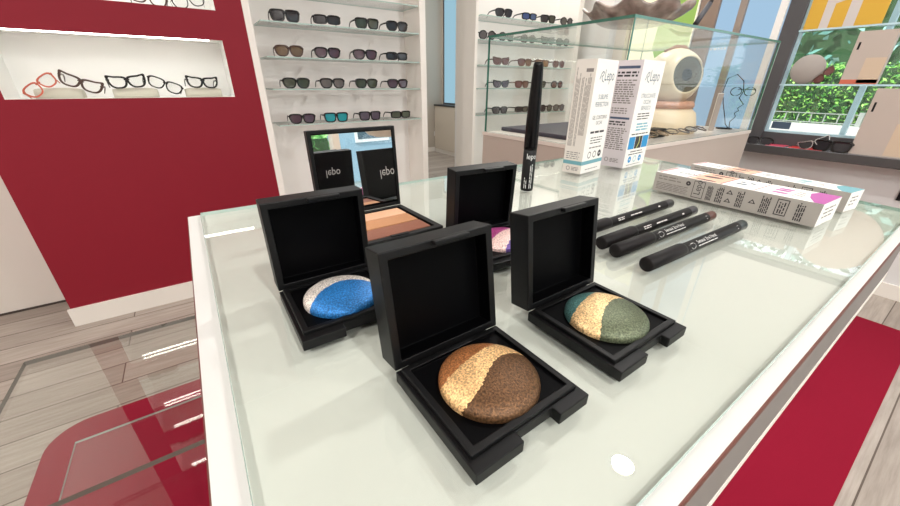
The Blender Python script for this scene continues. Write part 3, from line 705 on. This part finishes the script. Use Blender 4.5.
def glasses(name, label, cat, loc, rot, style, fm, lm, group, thick=0.16, scale=1.0, fold=False):
    frm, lens, tm = eyewear_meshes(style, fm, lm, thick)
    t = thing(name, label, cat, loc, group=group, rot=rot); t.scale = (scale,) * 3
    def add(nm, me):
        o = bpy.data.objects.new(nm, me); COL.objects.link(o); o.parent = t; return o
    add('frame', frm)
    for m_ in lens: add('lens', m_)
    for m_, sgn in zip(tm, (-1, 1)):
        o = add('temple', m_)
        if fold:                                    # swing the temple in about its hinge
            h = Vector((sgn * 0.0645, 0.010 + 0.003 * (sgn > 0), 0)); q = Matrix.Rotation(sgn * R_(88), 3, 'Z')
            o.rotation_euler = (0, 0, sgn * R_(88)); o.location = h - q @ h
    return t
def lensm(name, rgb, a=0.93):
    if name in MATS: return MATS[name]
    m, n, out = nt(name); L = n.links
    t = n.nodes.new('ShaderNodeBsdfTransparent'); t.inputs['Color'].default_value = lin(rgb) + (1,)
    b = n.nodes.new('ShaderNodeBsdfPrincipled'); b.inputs['Base Color'].default_value = lin(rgb) + (1,); b.inputs['Roughness'].default_value = 0.06; b.inputs['Specular IOR Level'].default_value = 0.6
    mx = n.nodes.new('ShaderNodeMixShader'); mx.inputs['Fac'].default_value = a
    L.new(t.outputs[0], mx.inputs[1]); L.new(b.outputs[0], mx.inputs[2]); L.new(mx.outputs[0], out.inputs['Surface']); MATS[name] = m
    return m
LD = lensm('lens_dark', (44, 42, 46)); LG = lensm('lens_green', (62, 68, 54)); LBn = lensm('lens_brown', (128, 106, 82), 0.7); LGR = lensm('lens_grey', (112, 106, 106), 0.75)
LP = lensm('lens_purple', (84, 64, 76)); LT = lensm('lens_turquoise', (26, 150, 160), 0.95); LBl = lensm('lens_blue', (62, 84, 138), 0.9); LR = lensm('lens_rose', (126, 84, 80), 0.8); LO = lensm('lens_amber', (150, 100, 66), 0.8)
LPG = lensm('lens_plum_grey', (96, 84, 98), 0.85); LGG = lensm('lens_sage', (92, 98, 84), 0.85); LCL = glass('clear_lens', (0.97, 0.97, 0.97), 1.45)
BRF = pbr('brown_acetate', (92, 56, 44), 0.3); TORT = pbr('tortoise_acetate', (70, 46, 36), 0.3); REDF = pbr('coral_acetate', (196, 92, 66), 0.35)

SZ = {1: 1.388, 2: 1.257, 3: 1.113, 4: 0.973, 5: 0.806}
def unit(label, x0, x1, s0, s1, depth_back, name_loc):
    t = thing('shelving_unit', label, 'shelving unit', (x0, 2.060, 0))
    w = x1 - x0
    MB().box(0, w, depth_back, depth_back + 0.02, 0, 2.55, pbr('unit_back_white', (240, 237, 233), 0.55)).build('back_panel', t)
    MB().box(0, (s0 - x0) * 0.45, 0, depth_back, 0, 2.55, WARMW).build('side_panel', t, 0.001)
    MB().box(w - (x1 - s1) * 0.85, w, 0, depth_back, 0, 2.55, WARMW).build('side_panel', t, 0.001)
    for z in SZ.values():
        MB().box(s0 - x0, s1 - x0, 0.002, depth_back - 0.0005, z - 0.0055, z, {'': GEDGEL, '+z': GLASSG, '-z': GLASSG}).build('shelf', t)
    return t
unit('white near shelving unit with glass shelves of sunglasses beside the red wall', 0.3115, 1.240, 0.376, 1.195, 0.19, None)
unit('white far shelving unit with glass shelves of sunglasses behind the glass showcase', 1.598, 2.60, 1.645, 2.545, 0.19, None)

ORD = ['first', 'second', 'third', 'fourth', 'fifth']
near = [
 (2, 'second highest', [(0.488, 'square', BLKF, LD, 'black square', 0.10), (0.683, 'wrap', BLKF, LD, 'low black wraparound', 0.14), (0.894, 'square', BLKF, LG, 'black green-lensed', 0.03), (1.069, 'soft', BLKF, LD, 'black dark-lensed', 0.0)]),
 (3, 'third highest', [(0.482, 'soft', TORT, LBn, 'pale brown-lensed', 0.12), (0.667, 'soft', BLKF, LP, 'large glossy black', 0.10), (0.868, 'soft', BLKF, LP, 'compact black', 0.16), (1.059, 'wrap', BLKF, LD, 'flat black', 0.0)]),
 (4, 'fourth highest', [(0.492, 'soft', BLKF, LG, 'black deep-green-lensed', 0.04), (0.674, 'soft', BLKF, LGR, 'black grey-lensed', 0.02), (0.864, 'soft', BLKF, LG, 'black olive-lensed', 0.0), (1.055, 'soft', BLKF, LP, 'black plum-lensed', 0.0)]),
 (5, 'lowest', [(0.494, 'soft', BLKF, LP, 'black purple-lensed', 0.10), (0.672, 'square', BLKF, LT, 'black mirrored turquoise', 0.06), (0.868, 'square', BLKF, LPG, 'black plum-grey-lensed', 0.02), (1.065, 'wrap', BLKF, LGG, 'dark sage-lensed', -0.04)])]
for si, sn, row in near:
    for i, (x, st, fm, lm_, look, yaw) in enumerate(row):
        glasses('sunglasses', '%s sunglasses, %s from left on the %s shelf of the near unit' % (look, ORD[i], sn), 'sunglasses', (x, 2.072, SZ[si] + 0.0028), (0, 0, -yaw), st, fm, lm_, 'sunglasses on the near shelving unit', 0.20, 0.97)
far = [
 (1, 'top', [(1.838, 'soft', BLKF, LD, 'big black'), (2.069, 'wrap', BLKF, LBl, 'blue-lensed'), (2.252, 'square', BLKF, LD, 'dark'), (2.449, 'round', BLKF, LGR, 'grey-lensed')]),
 (2, 'second', [(1.708, 'round', BLKF, LGR, 'thin dark'), (1.870, 'round', BLKF, LGR, 'round grey'), (2.073, 'round', TORT, LGR, 'tortoise grey-lensed'), (2.272, 'cat', BLKF, LGR, 'winged grey'), (2.432, 'round', BLKF, LGR, 'round smoke')]),
 (3, 'third', [(1.838, 'cat', BRF, LR, 'brown'), (2.062, 'soft', BRF, LR, 'rosy brown'), (2.234, 'square', BRF, LO, 'amber'), (2.417, 'round', BRF, LR, 'round brown')]),
 (4, 'fourth', [(1.849, 'cat', BLKF, LPG, 'plum-lensed'), (2.050, 'soft', BRF, LR, 'reddish'), (2.225, 'soft', BLKF, LD, 'black'), (2.424, 'round', BLKF, LR, 'round dark')]),
 (5, 'lowest', [(1.852, 'soft', BLKF, LGR, 'smoky'), (2.069, 'wrap', BLKF, LD, 'flat black'), (2.328, 'round', BLKF, LD, 'rounded black'), (2.479, 'round', TORT, LGR, 'tortoise')])]
for si, sn, row in far:
    for i, (x, st, fm, lm_, look) in enumerate(row):
        glasses('sunglasses', '%s sunglasses, %s from left on the %s shelf of the far unit' % (look, ORD[i], sn), 'sunglasses', (x, 2.072, SZ[si] + 0.0028), (0, 0, -0.15 + 0.1 * (i % 2)), st, fm, lm_, 'sunglasses on the far shelving unit', 0.18, 0.97)

# niche cushions and eyeglasses
CUSH = pbr('grey_beige_cushion', (200, 196, 180), 0.8, bump=0.2, bscale=500)
def cushion(x0, x1, label):
    w = x1 - x0; b = MB(); n = 10; prof = []
    sec = [(0, 0), (0.07, 0), (0.07, 0.016), (0.055, 0.032), (0.03, 0.037), (0.012, 0.035), (0, 0.024)]
    rings = []
    for i in range(n + 1):
        u = i / n; s_ = 0.86 + 0.14 * math.sin(math.pi * min(1, max(0, u))) ** 0.5
        rings.append([b.bm.verts.new((u * w, y, z * s_)) for y, z in sec])
    k = b.mi(CUSH)
    for P, Q in zip(rings, rings[1:]):
        for j in range(len(sec)):
            f = b.bm.faces.new((P[j], P[(j + 1) % len(sec)], Q[(j + 1) % len(sec)], Q[j])); f.material_index = k; f.smooth = True
    b.bm.faces.new(rings[0]); b.bm.faces.new(rings[-1][::-1]); b.recalc = True
    o = tag(b.build('display_cushion'), label, 'cushion', 'grey cushions in the lit niche'); o.location = (x0, 2.100, n1[2] + 0.0005)
cushion(-0.452, -0.317, 'grey-beige display cushion at the left of the lit niche in the red wall')
cushion(-0.225, -0.077, 'grey-beige display cushion in the middle of the lit red-wall niche')
cushion(0.020, 0.160, 'grey-beige display cushion at the right end of the lit red-wall niche')
nz = n1[2]
G1 = 'eyeglasses in the lit niche'
glasses('eyeglasses', 'coral eyeglasses propped on edge at the left end of the lit niche', 'eyeglasses', (-0.410, 2.086, nz + 0.030), (R_(-8), R_(-36), R_(14)), 'soft', REDF, LCL, G1, 0.18, 0.86)
glasses('eyeglasses', 'black and brown winged eyeglasses tilted down to the right over the left cushion', 'eyeglasses', (-0.318, 2.086, nz + 0.033), (0, R_(22), 0), 'cat', TORT, LCL, G1, 0.26, 0.92)
glasses('eyeglasses', 'black winged eyeglasses level on the middle cushion of the lit niche', 'eyeglasses', (-0.165, 2.096, nz + 0.0375), (0, R_(-4), R_(8)), 'cat', BLKF, LCL, G1, 0.26, 0.93)
glasses('eyeglasses', 'thin black eyeglasses tilted off the right side of the middle cushion', 'eyeglasses', (-0.052, 2.086, nz + 0.028), (0, R_(22), 0), 'soft', BLKF, LCL, G1, 0.18, 0.90)
glasses('eyeglasses', 'heavy black eyeglasses standing on the right cushion of the lit niche', 'eyeglasses', (0.095, 2.096, nz + 0.0375), (0, R_(2), R_(6)), 'cat', BLKF, LCL, G1, 0.28, 0.88)
G2 = 'eyeglasses in the upper niche'
nz = n2[2]
glasses('eyeglasses', 'dark thin eyeglasses at the right end of the upper niche', 'eyeglasses', (0.125, 2.085, nz + 0.006), (0, R_(-14), 0), 'soft', BLKF, LCL, G2, 0.10, 0.92)
glasses('eyeglasses', 'brown eyeglasses left of the dark thin pair in the upper niche', 'eyeglasses', (-0.02, 2.09, nz + 0.004), (0, R_(10), 0), 'soft', TORT, LCL, G2, 0.16, 0.92)
glasses('eyeglasses', 'dark green eyeglasses at the left end of the upper niche', 'eyeglasses', (-0.43, 2.09, nz + 0.0005), (0, 0, 0), 'square', pbr('olive_acetate', (60, 62, 44), 0.3), LGG, G2, 0.16, 0.95)

# ------------------------------------------------------------------ glass showcase on its cabinet
cx0, cx1, cy0, cy1 = 1.127, 2.300, 0.710, 1.370
cb = thing('low_cabinet', 'taupe cabinet carrying the glass showcase behind the counter', 'cabinet', (cx0, cy0, 0))
MB().box(0, cx1 - cx0, 0, cy1 - cy0, 0.06, 0.785, TAUPE).build('body', cb, 0.002)
MB().box(-0.003, cx1 - cx0, -0.003, cy1 - cy0 + 0.003, 0.785, 0.80, pbr('cabinet_top_white', (224, 214, 204), 0.35)).build('top', cb, 0.001)
MB().box(0.02, cx1 - cx0, 0.02, cy1 - cy0, 0.0065, 0.06, GREYW).build('plinth', cb)
sx1 = 2.300; zt = 1.183
sh = thing('glass_showcase', 'frameless glass showcase with green edges holding the eye model', 'showcase', (cx0, cy0, 0.80))
gw, gd, gh = sx1 - cx0, 1.361 - cy0, zt - 0.80
E6 = 0.006
eg = lambda **k: dict({'': GLASSG}, **{kk.replace('m', '-').replace('p', '+'): GEDGE for kk in k})
LOWR = glass('coated_glass', (0.985, 0.995, 0.99), 1.06, 1.0)
MB().box(0, gw, 0, gd, gh - 0.008, gh, {'': GEDGE, '+z': LOWR, '-z': LOWR}).build('glass_top', sh)
MB().box(E6, gw - E6, 0.0, E6, 0.0005, gh - 0.0082, {'': GEDGE, '-y': GLASSG, '+y': GLASSG}).build('glass_pane', sh)
MB().box(E6, gw - E6, gd - E6, gd, 0.0005, gh - 0.0082, {'': GEDGE, '-y': GLASSG, '+y': GLASSG}).build('glass_pane', sh)
MB().box(0, E6, 0, gd, 0.0005, gh - 0.0082, {'': GEDGE, '-x': GLASSG, '+x': GLASSG}).build('glass_pane', sh)
MB().box(gw - E6, gw, 0, gd, 0.0005, gh - 0.0082, {'': GEDGEL, '-x': GLASSG, '+x': GLASSG}).build('glass_pane', sh)

# anatomical eye
em = thing('eye_model', 'large cream anatomical eye model on a stand inside the glass showcase', 'eye model', (1.850, 0.930, 0.8005))
SCL = pbr('eye_sclera', (236, 222, 190), 0.35, var=0.10, bscale=18)
st = [(0, 0), (0.142, 0), (0.146, 0.010), (0.142, 0.04), (0.130, 0.085), (0.108, 0.104), (0, 0.104)]
MB().lathe(st, pbr('eye_stand', (232, 212, 180), 0.4), 40).build('stand', em)
MB().lathe([(0.100, 0.100), (0.116, 0.108), (0.118, 0.120), (0.108, 0.134), (0.102, 0.132), (0.085, 0.120), (0, 0.112)], pbr('muscle_red', (206, 152, 124), 0.5, var=0.3, bscale=40), 40).build('muscle_cup', em)
RB = 0.118; zc = 0.228
fd_ = Vector((-0.39, -0.90, 0.14)).normalized()
q_ = fd_.to_track_quat('Z', 'Y').to_matrix().to_4x4()
ME = Matrix.Translation((0, 0, zc)) @ q_
ball = [(0, -RB)] + [(RB * math.sin(R_(a)), -RB * math.cos(R_(a))) for a in range(10, 142, 8)] + [(RB * 0.61, RB * 0.792), (RB * 0.58, RB * 0.75)]
eb = MB().lathe(ball, SCL, 44, ME).build('eyeball', em)
MB().lathe([(RB * 0.595, RB * 0.76), (RB * 0.46, RB * 0.76), (RB * 0.21, RB * 0.73), (RB * 0.20, RB * 0.73), (0, RB * 0.71)],
           [pbr('iris_rim', (84, 84, 70), 0.5, spec=0.1), pbr('iris_grey', (92, 88, 72), 0.5, spec=0.1, var=0.35, bscale=120), BLK2, BLK2], 40, ME).build('iris', eb)
MB().lathe([(RB * 0.605, RB * 0.795), (RB * 0.53, RB * 0.90), (RB * 0.38, RB * 0.99), (RB * 0.19, RB * 1.04), (0, RB * 1.05)], glass('cornea_glass', (0.98, 0.98, 0.96), 1.35, 0.35), 36, ME).build('cornea', eb)
v = MB()
for k in range(6):
    a = R_(150 + 30 * k); pts = []
    for j in range(6):
        th = R_(70 + j * 14); aa = a + 0.12 * math.sin(j * 1.7 + k)
        pts.append(ME @ Vector((math.sin(th) * math.cos(aa) * (RB + .001), math.sin(th) * math.sin(aa) * (RB + .001), math.cos(th) * (RB + .001))))
    v.tube(pts, 0.0018, pbr('vein', (168, 120, 92), 0.5), 5)
v.build('veins', eb)
MB().tube([(-0.05, 0.03, zc + RB * 0.86), (-0.015, 0.005, zc + RB * 1.01), (0.03, -0.01, zc + RB * 1.01), (0.055, -0.02, zc + RB * .9)], [0.008, 0.011, 0.011, 0.007], pbr('muscle_brown', (150, 112, 84), 0.6), 8).build('muscle', em)

# dark tray in the showcase
tr = MB().box(1.215, 1.72, 0.935, 1.345, 0.8005, 0.817, pbr('slate_leather', (58, 58, 70), 0.5, bump=0.15, bscale=300))
tag(tr.build('display_tray', None, 0.003), 'dark slate display tray lying flat at the left inside the showcase', 'tray')
# wire spectacles and stands
WIRE = pbr('gold_wire', (160, 138, 112), 0.35, 0.7); WIRD = pbr('dark_wire', (96, 92, 92), 0.35, 0.7)
for (x, y, yaw, fm, lab) in ((1.36, 0.738, -1.0, WIRE, 'thin wire eyeglasses nearest the front corner inside the showcase'), (1.50, 0.738, -0.7, WIRE, 'thin wire eyeglasses in front of the eye model stand'),
                             (1.66, 0.738, -1.1, WIRD, 'dark wire eyeglasses lying before the eye model, second from right'), (1.82, 0.738, -0.8, WIRD, 'dark wire eyeglasses beside the white wedge in the showcase')):
    glasses('eyeglasses', lab, 'eyeglasses', (x, y, 0.8245), (R_(-72), 0, yaw * 0.25), 'round', fm, LCL, 'wire eyeglasses in the showcase', 0.06, 0.95, True)
bx = MB().box(1.56, 1.66, 0.80, 0.86, 0.8005, 0.835, BLK)
tag(bx.build('glasses_case', None, 0.006), 'small black glasses case beside the eye stand in the showcase', 'case')
wd = MB().box(0, 0.022, 0, 0.11, 0, 0.165, {'': pbr('panel_grey', (176, 166, 160), 0.5), '-x': TRIMW, '+z': TRIMW})  # light catching the edge and top is put in as white
wd = tag(wd.build('display_block', None, 0.002), 'small upright grey display block with its lit edge painted white, right of the eye model', 'block'); wd.location = (2.085, 0.815, 0.8005); wd.rotation_euler = (0, 0, R_(-68))
ws = thing('wire_face', 'thin black wire face sculpture wearing spectacles at the showcase right end', 'sculpture', (2.235, 0.805, 0.8005), R_(-50))
ws.scale = (1.15, 1.15, 1.15)
b = MB()
prof = [(0.02, 0.0), (0.015, 0.03), (0.03, 0.05), (0.022, 0.065), (0.035, 0.075), (0.028, 0.085), (0.045, 0.10), (0.022, 0.125), (0.03, 0.15), (0.02, 0.19), (-0.01, 0.215), (-0.04, 0.20), (-0.045, 0.15), (-0.03, 0.10), (-0.01, 0.05), (0.0, 0.02), (0.02, 0.0)]
b.tube([(x, 0, z) for x, z in prof], 0.0018, BLK, 6)
b.build('profile_wire', ws)
MB().lathe([(0.0, 0), (0.03, 0), (0.03, 0.004), (0, 0.004)], BLK, 20).build('foot', ws)
k = MB()
for cxx in (0.0, 0.05): k.tube([(cxx + 0.02 * math.cos(t_ * math.pi / 8), -0.01, 0.150 + 0.016 * math.sin(t_ * math.pi / 8)) for t_ in range(17)], 0.0017, BLK, 5)
k.tube([(0.07, -0.01, 0.155), (0.075, 0.02, 0.158), (0.03, 0.06, 0.158)], 0.0015, BLK, 5)
k.build('wire_spectacles', ws)

# ruffled dish with bits on top of the showcase
bw = thing('ruffled_dish', 'brown ruffled glass dish of bright oddments on top of the showcase', 'dish', (1.370, 0.865, zt + 0.0005))
b = MB(); n = 108; prof = [(0.0, 0.0), (0.075, 0.0), (0.095, 0.004), (0.120, 0.016), (0.148, 0.034), (0.168, 0.050)]
DM = pbr('brown_art_glass', (182, 166, 156), 0.2, spec=0.6, var=0.5, bscale=34)
k = b.mi(DM); rings = []
for r, z in prof[1:] + [(p[0] - 0.004, p[1] + 0.006) for p in prof[:0:-1]]:
    rings.append([b.bm.verts.new(((r + 0.10 * (r - 0.07) * math.sin(9 * t) if r > 0.07 else r) * math.cos(t), (r + 0.10 * (r - 0.07) * math.sin(9 * t) if r > 0.07 else r) * math.sin(t), z + (0.14 * max(0, r - 0.09) * math.sin(9 * t + 0.8)))) for t in [2 * math.pi * i / n for i in range(n)]])
for P, Q in zip(rings, rings[1:]):
    for i in range(n):
        f = b.bm.faces.new((P[i], P[(i + 1) % n], Q[(i + 1) % n], Q[i])); f.material_index = k; f.smooth = True
b.bm.faces.new(rings[0][::-1]); b.bm.faces.new(rings[-1])
b.build('bowl', bw)
for i, (x, y, cc) in enumerate(((1.30, 0.87, (222, 120, 40)), (1.36, 0.82, (200, 60, 44)), (1.43, 0.84, (232, 188, 60)), (1.40, 0.92, (90, 140, 70)), (1.33, 0.92, (214, 206, 190)))):
    b = MB().lathe([(0, 0), (0.012, 0.003), (0.016, 0.012), (0.011, 0.021), (0, 0.024)], pbr('sweet_%d' % i, cc, 0.3), 14)
    o = tag(b.build('wrapped_sweet'), '%s wrapped sweet in the brown dish on the showcase' % ('orange', 'red', 'yellow', 'green', 'cream')[i], 'sweet', 'sweets in the dish'); o.location = (x, y, zt + 0.0085)
p = MB().tube([(1.535, 0.735, zt + 0.008), (1.60, 0.735, zt + 0.075)], 0.0085, pbr('dark_grey_rubber', (66, 66, 72), 0.5), 14)
p.tube([(1.60, 0.735, zt + 0.075), (1.6085, 0.735, zt + 0.084)], 0.0065, BLK, 14)
tag(p.build('torch'), 'dark grey tube leaning against the dish on top of the showcase', 'tube')

# ------------------------------------------------------------------ things in the right window
ws1 = thing('window_display_shelf', 'glass shelf across the right window under the yellow banner', 'shelf', (2.745, -0.5, 1.262), group='glass shelves in the window')
MB().box(0, 0.062, 0, 1.287, -0.008, 0, {'': LB, '+z': GLASSG, '-z': GLASSG}).build('glass', ws1)
ws2 = thing('window_display_shelf', 'lower glass shelf across the right window under the round grey disc', 'shelf', (2.745, -0.5, 1.008), group='glass shelves in the window')
MB().box(0, 0.062, 0, 1.287, -0.008, 0, {'': LB, '+z': GLASSG, '-z': GLASSG}).build('glass', ws2)
yb_ = MB().box(2.79, 2.796, 0.50, 0.785, 1.2625, 1.42, pbr('mustard_card', (214, 168, 56), 0.6)).box(2.79, 2.796, 0.50, 0.785, 1.42, 1.70, pbr('pale_card', (222, 214, 206), 0.6))
fy = lambda y, z: (2.7895, y, z)
PG = pbr('pale_grey_print', (206, 198, 194), 0.6)
for P in ([(0.725, 1.2625), (0.690, 1.2625), (0.690, 1.42), (0.725, 1.42)], [(0.690, 1.37), (0.640, 1.385), (0.640, 1.43), (0.690, 1.43)], [(0.635, 1.2625), (0.595, 1.2625), (0.595, 1.42), (0.635, 1.42)]):
    yb_.face([fy(*p) for p in P], PG)
tag(yb_.build('banner'), 'mustard yellow banner with pale grey letter strokes in the right window', 'banner')
dk = MB().lathe([(0, 0), (0.066, 0), (0.070, 0.004), (0.070, 0.012), (0.066, 0.016), (0, 0.016)], pbr('grey_card', (168, 160, 154), 0.7), 40)
dk = tag(dk.build('round_plaque'), 'round grey plaque standing on the lower glass shelf of the right window', 'plaque'); dk.location = (2.770, 0.700, 1.008 + 0.0705); dk.rotation_euler = (0, R_(90), 0)
hs = thing('hanging_sign', 'round beige sign hanging high in the right window, mirrored in the counter glass', 'sign', (2.770, 0.31, 1.555))
MB().lathe([(0, 0), (0.17, 0), (0.172, 0.004), (0.17, 0.008), (0, 0.008)], pbr('sign_beige', (222, 196, 180), 0.6), 44, Matrix.Rotation(R_(90), 4, 'Y')).build('plate', hs)
MB().tube([(0.004, 0, 0.17), (0.004, 0, 0.235)], 0.0015, BLK, 5).tube([(0.004, 0, 0.235), (0.030, 0, 0.235)], 0.002, BLK, 5).build('hook', hs)
def bag(loc, w, h, dp, lab, redfoot):
    PAP = pbr('kraft_beige_card', (190, 176, 166), 0.7)
    t = thing('gift_box', lab, 'box', loc, group='beige boxes in the right window')
    b = MB().box(0, dp, -w, 0, 0, h, PAP)
    ff = lambda y, z: (-0.0002, y, z)
    b.quad(ff, -0.020, -0.012, h * 0.66, h * 0.80, BLK)
    b.quad(ff, -w + 0.001, -w * 0.45, h * 0.02, h * 0.50, pbr('kraft_flap', (206, 184, 160), 0.7))
    if redfoot: b.quad(ff, -w, 0, 0.0005, h * 0.09, pbr('orange_red_print', (206, 108, 84), 0.6))
    b.build('carton', t, 0.001)
bag((2.752, 0.552, 1.0085), 0.130, 0.228, 0.042, 'beige card box with dark slot on the lower glass shelf of the window', True)
bag((2.725, 0.405, 0.6905), 0.26, 0.300, 0.05, 'large beige card box with dark slot standing on the window sill', False)
glasses('sunglasses', 'reddish brown sunglasses on edge between the plaque and the beige box', 'sunglasses', (2.768, 0.610, 1.040), (R_(8), R_(-55), R_(-80)), 'soft', BRF, LR, None, 0.16, 0.7)
glasses('sunglasses', 'dark sunglasses lying at the left end of the window sill', 'sunglasses', (2.712, 0.780, 0.6908), (R_(-25), 0, R_(-80)), 'soft', BLKF, LD, 'eyewear on the window sill', 0.14, 0.9)
glasses('sunglasses', 'black sunglasses on the window sill beside the large beige box', 'sunglasses', (2.712, 0.475, 0.6908), (0, 0, R_(-95)), 'square', BLKF, LD, 'eyewear on the window sill', 0.20, 1.15)
glasses('sunglasses', 'silver framed sunglasses leaning among the black pair on the window sill', 'sunglasses', (2.722, 0.535, 0.7030), (0, R_(-24), R_(-70)), 'cat', SILV, LD, 'eyewear on the window sill', 0.10, 0.95)
for i, (y0, y1, cc, lab) in enumerate(((0.66, 0.745, (206, 70, 96), 'pink leaflet lying flat on the window sill'), (0.50, 0.645, (206, 44, 44), 'red leaflet under the sunglasses on the window sill'))):
    o = MB().box(2.705, 2.80, y0, y1, 0.6902, 0.6906, pbr('leaflet_%d' % i, cc, 0.5)).build('leaflet'); tag(o, lab, 'leaflet')
cd = MB().tube([(2.785, 0.865, 0.645), (2.786, 0.868, 0.59), (2.787, 0.872, 0.555)], 0.0022, BLK, 6).tube([(2.787, 0.872, 0.556), (2.787, 0.876, 0.505)], 0.0085, BLK, 10)
tag(cd.build('cord_switch'), 'black cord with an inline switch hanging below the dark window sill', 'switch')
dr = MB().box(2.79, 2.80, 0.165, 0.18, 0.49, 0.575, BLK)
tag(dr.build('door_pull', None, 0.002), 'small dark upright handle on the grey wall under the window', 'handle')

# ------------------------------------------------------------------ lamps
dl = thing('downlight', 'round recessed ceiling downlight mirrored in the counter glass', 'ceiling light', (1.438, 0.503, 2.6))
MB().lathe([(0.052, -0.001), (0.066, -0.001), (0.066, -0.006), (0.052, -0.010), (0.050, -0.001)], SILV, 32).build('trim_ring', dl)
MB().lathe([(0.050, -0.002), (0, -0.002)], emit('lamp_face', (255, 238, 205), 14.0), 28).build('lamp', dl)
def area(x, y, z, size, power, col, rot=(0, 0, 0), sy=None, spread=None):
    l = bpy.data.lights.new('lamp', 'AREA'); l.energy = power; l.color = col; l.size = size
    if sy: l.shape = 'RECTANGLE'; l.size_y = sy
    else: l.shape = 'DISK'
    if spread: l.spread = R_(spread)
    o = bpy.data.objects.new('lamp', l); COL.objects.link(o); o.location = (x, y, z); o.rotation_euler = rot
    return o
WARM = (1.0, 0.985, 0.965)
for x, y, p in ((1.438, 0.503, 16), (-1.4, 1.2, 20), (-1.4, -0.7, 24), (0.2, -1.2, 24), (1.8, -1.3, 22), (-0.2, -2.1, 24), (2.2, 1.9, 14), (2.3, 4.0, 26)):
    area(x, y, 2.58, 0.10, p, WARM)  # first one serves the downlight; the rest are unseen lamps added as soft fill
pn = thing('pendant_lamp', 'round beige pendant lamp reflected at the top of the palette mirror', 'lamp', (1.52, -2.30, 0.90))
MB().lathe([(0, 0), (0.10, 0.008), (0.165, 0.03), (0.20, 0.065), (0.205, 0.10), (0.19, 0.12), (0, 0.13)], pbr('lamp_shade_beige', (206, 192, 176), 0.6), 36).build('shade', pn)
MB().tube([(0, 0, 0.125), (0, 0, 1.70)], 0.004, GREYW, 8).build('cord', pn)

# daylight
wld = bpy.data.worlds.new('daylight'); SC.world = wld; wld.use_nodes = True
bg = wld.node_tree.nodes['Background']; bg.inputs['Color'].default_value = (0.90, 0.96, 1.0, 1); bg.inputs['Strength'].default_value = 2.0
sl = bpy.data.lights.new('sun', 'SUN'); sl.energy = 5.5; sl.angle = R_(1.0); sl.color = (1.0, 0.98, 0.95)
so = bpy.data.objects.new('sun', sl); COL.objects.link(so); so.rotation_euler = Vector((0.62, -0.22, -0.75)).to_track_quat('-Z', 'Y').to_euler()
SC.cycles.use_denoising = True
SC.cycles.max_bounces = 10; SC.cycles.transparent_max_bounces = 24; SC.cycles.caustics_reflective = False; SC.cycles.caustics_refractive = False
SC.view_settings.view_transform = 'Standard'; SC.view_settings.look = 'None'; SC.view_settings.gamma = 1; SC.view_settings.use_curve_mapping = False
SC.view_settings.exposure = 0.12
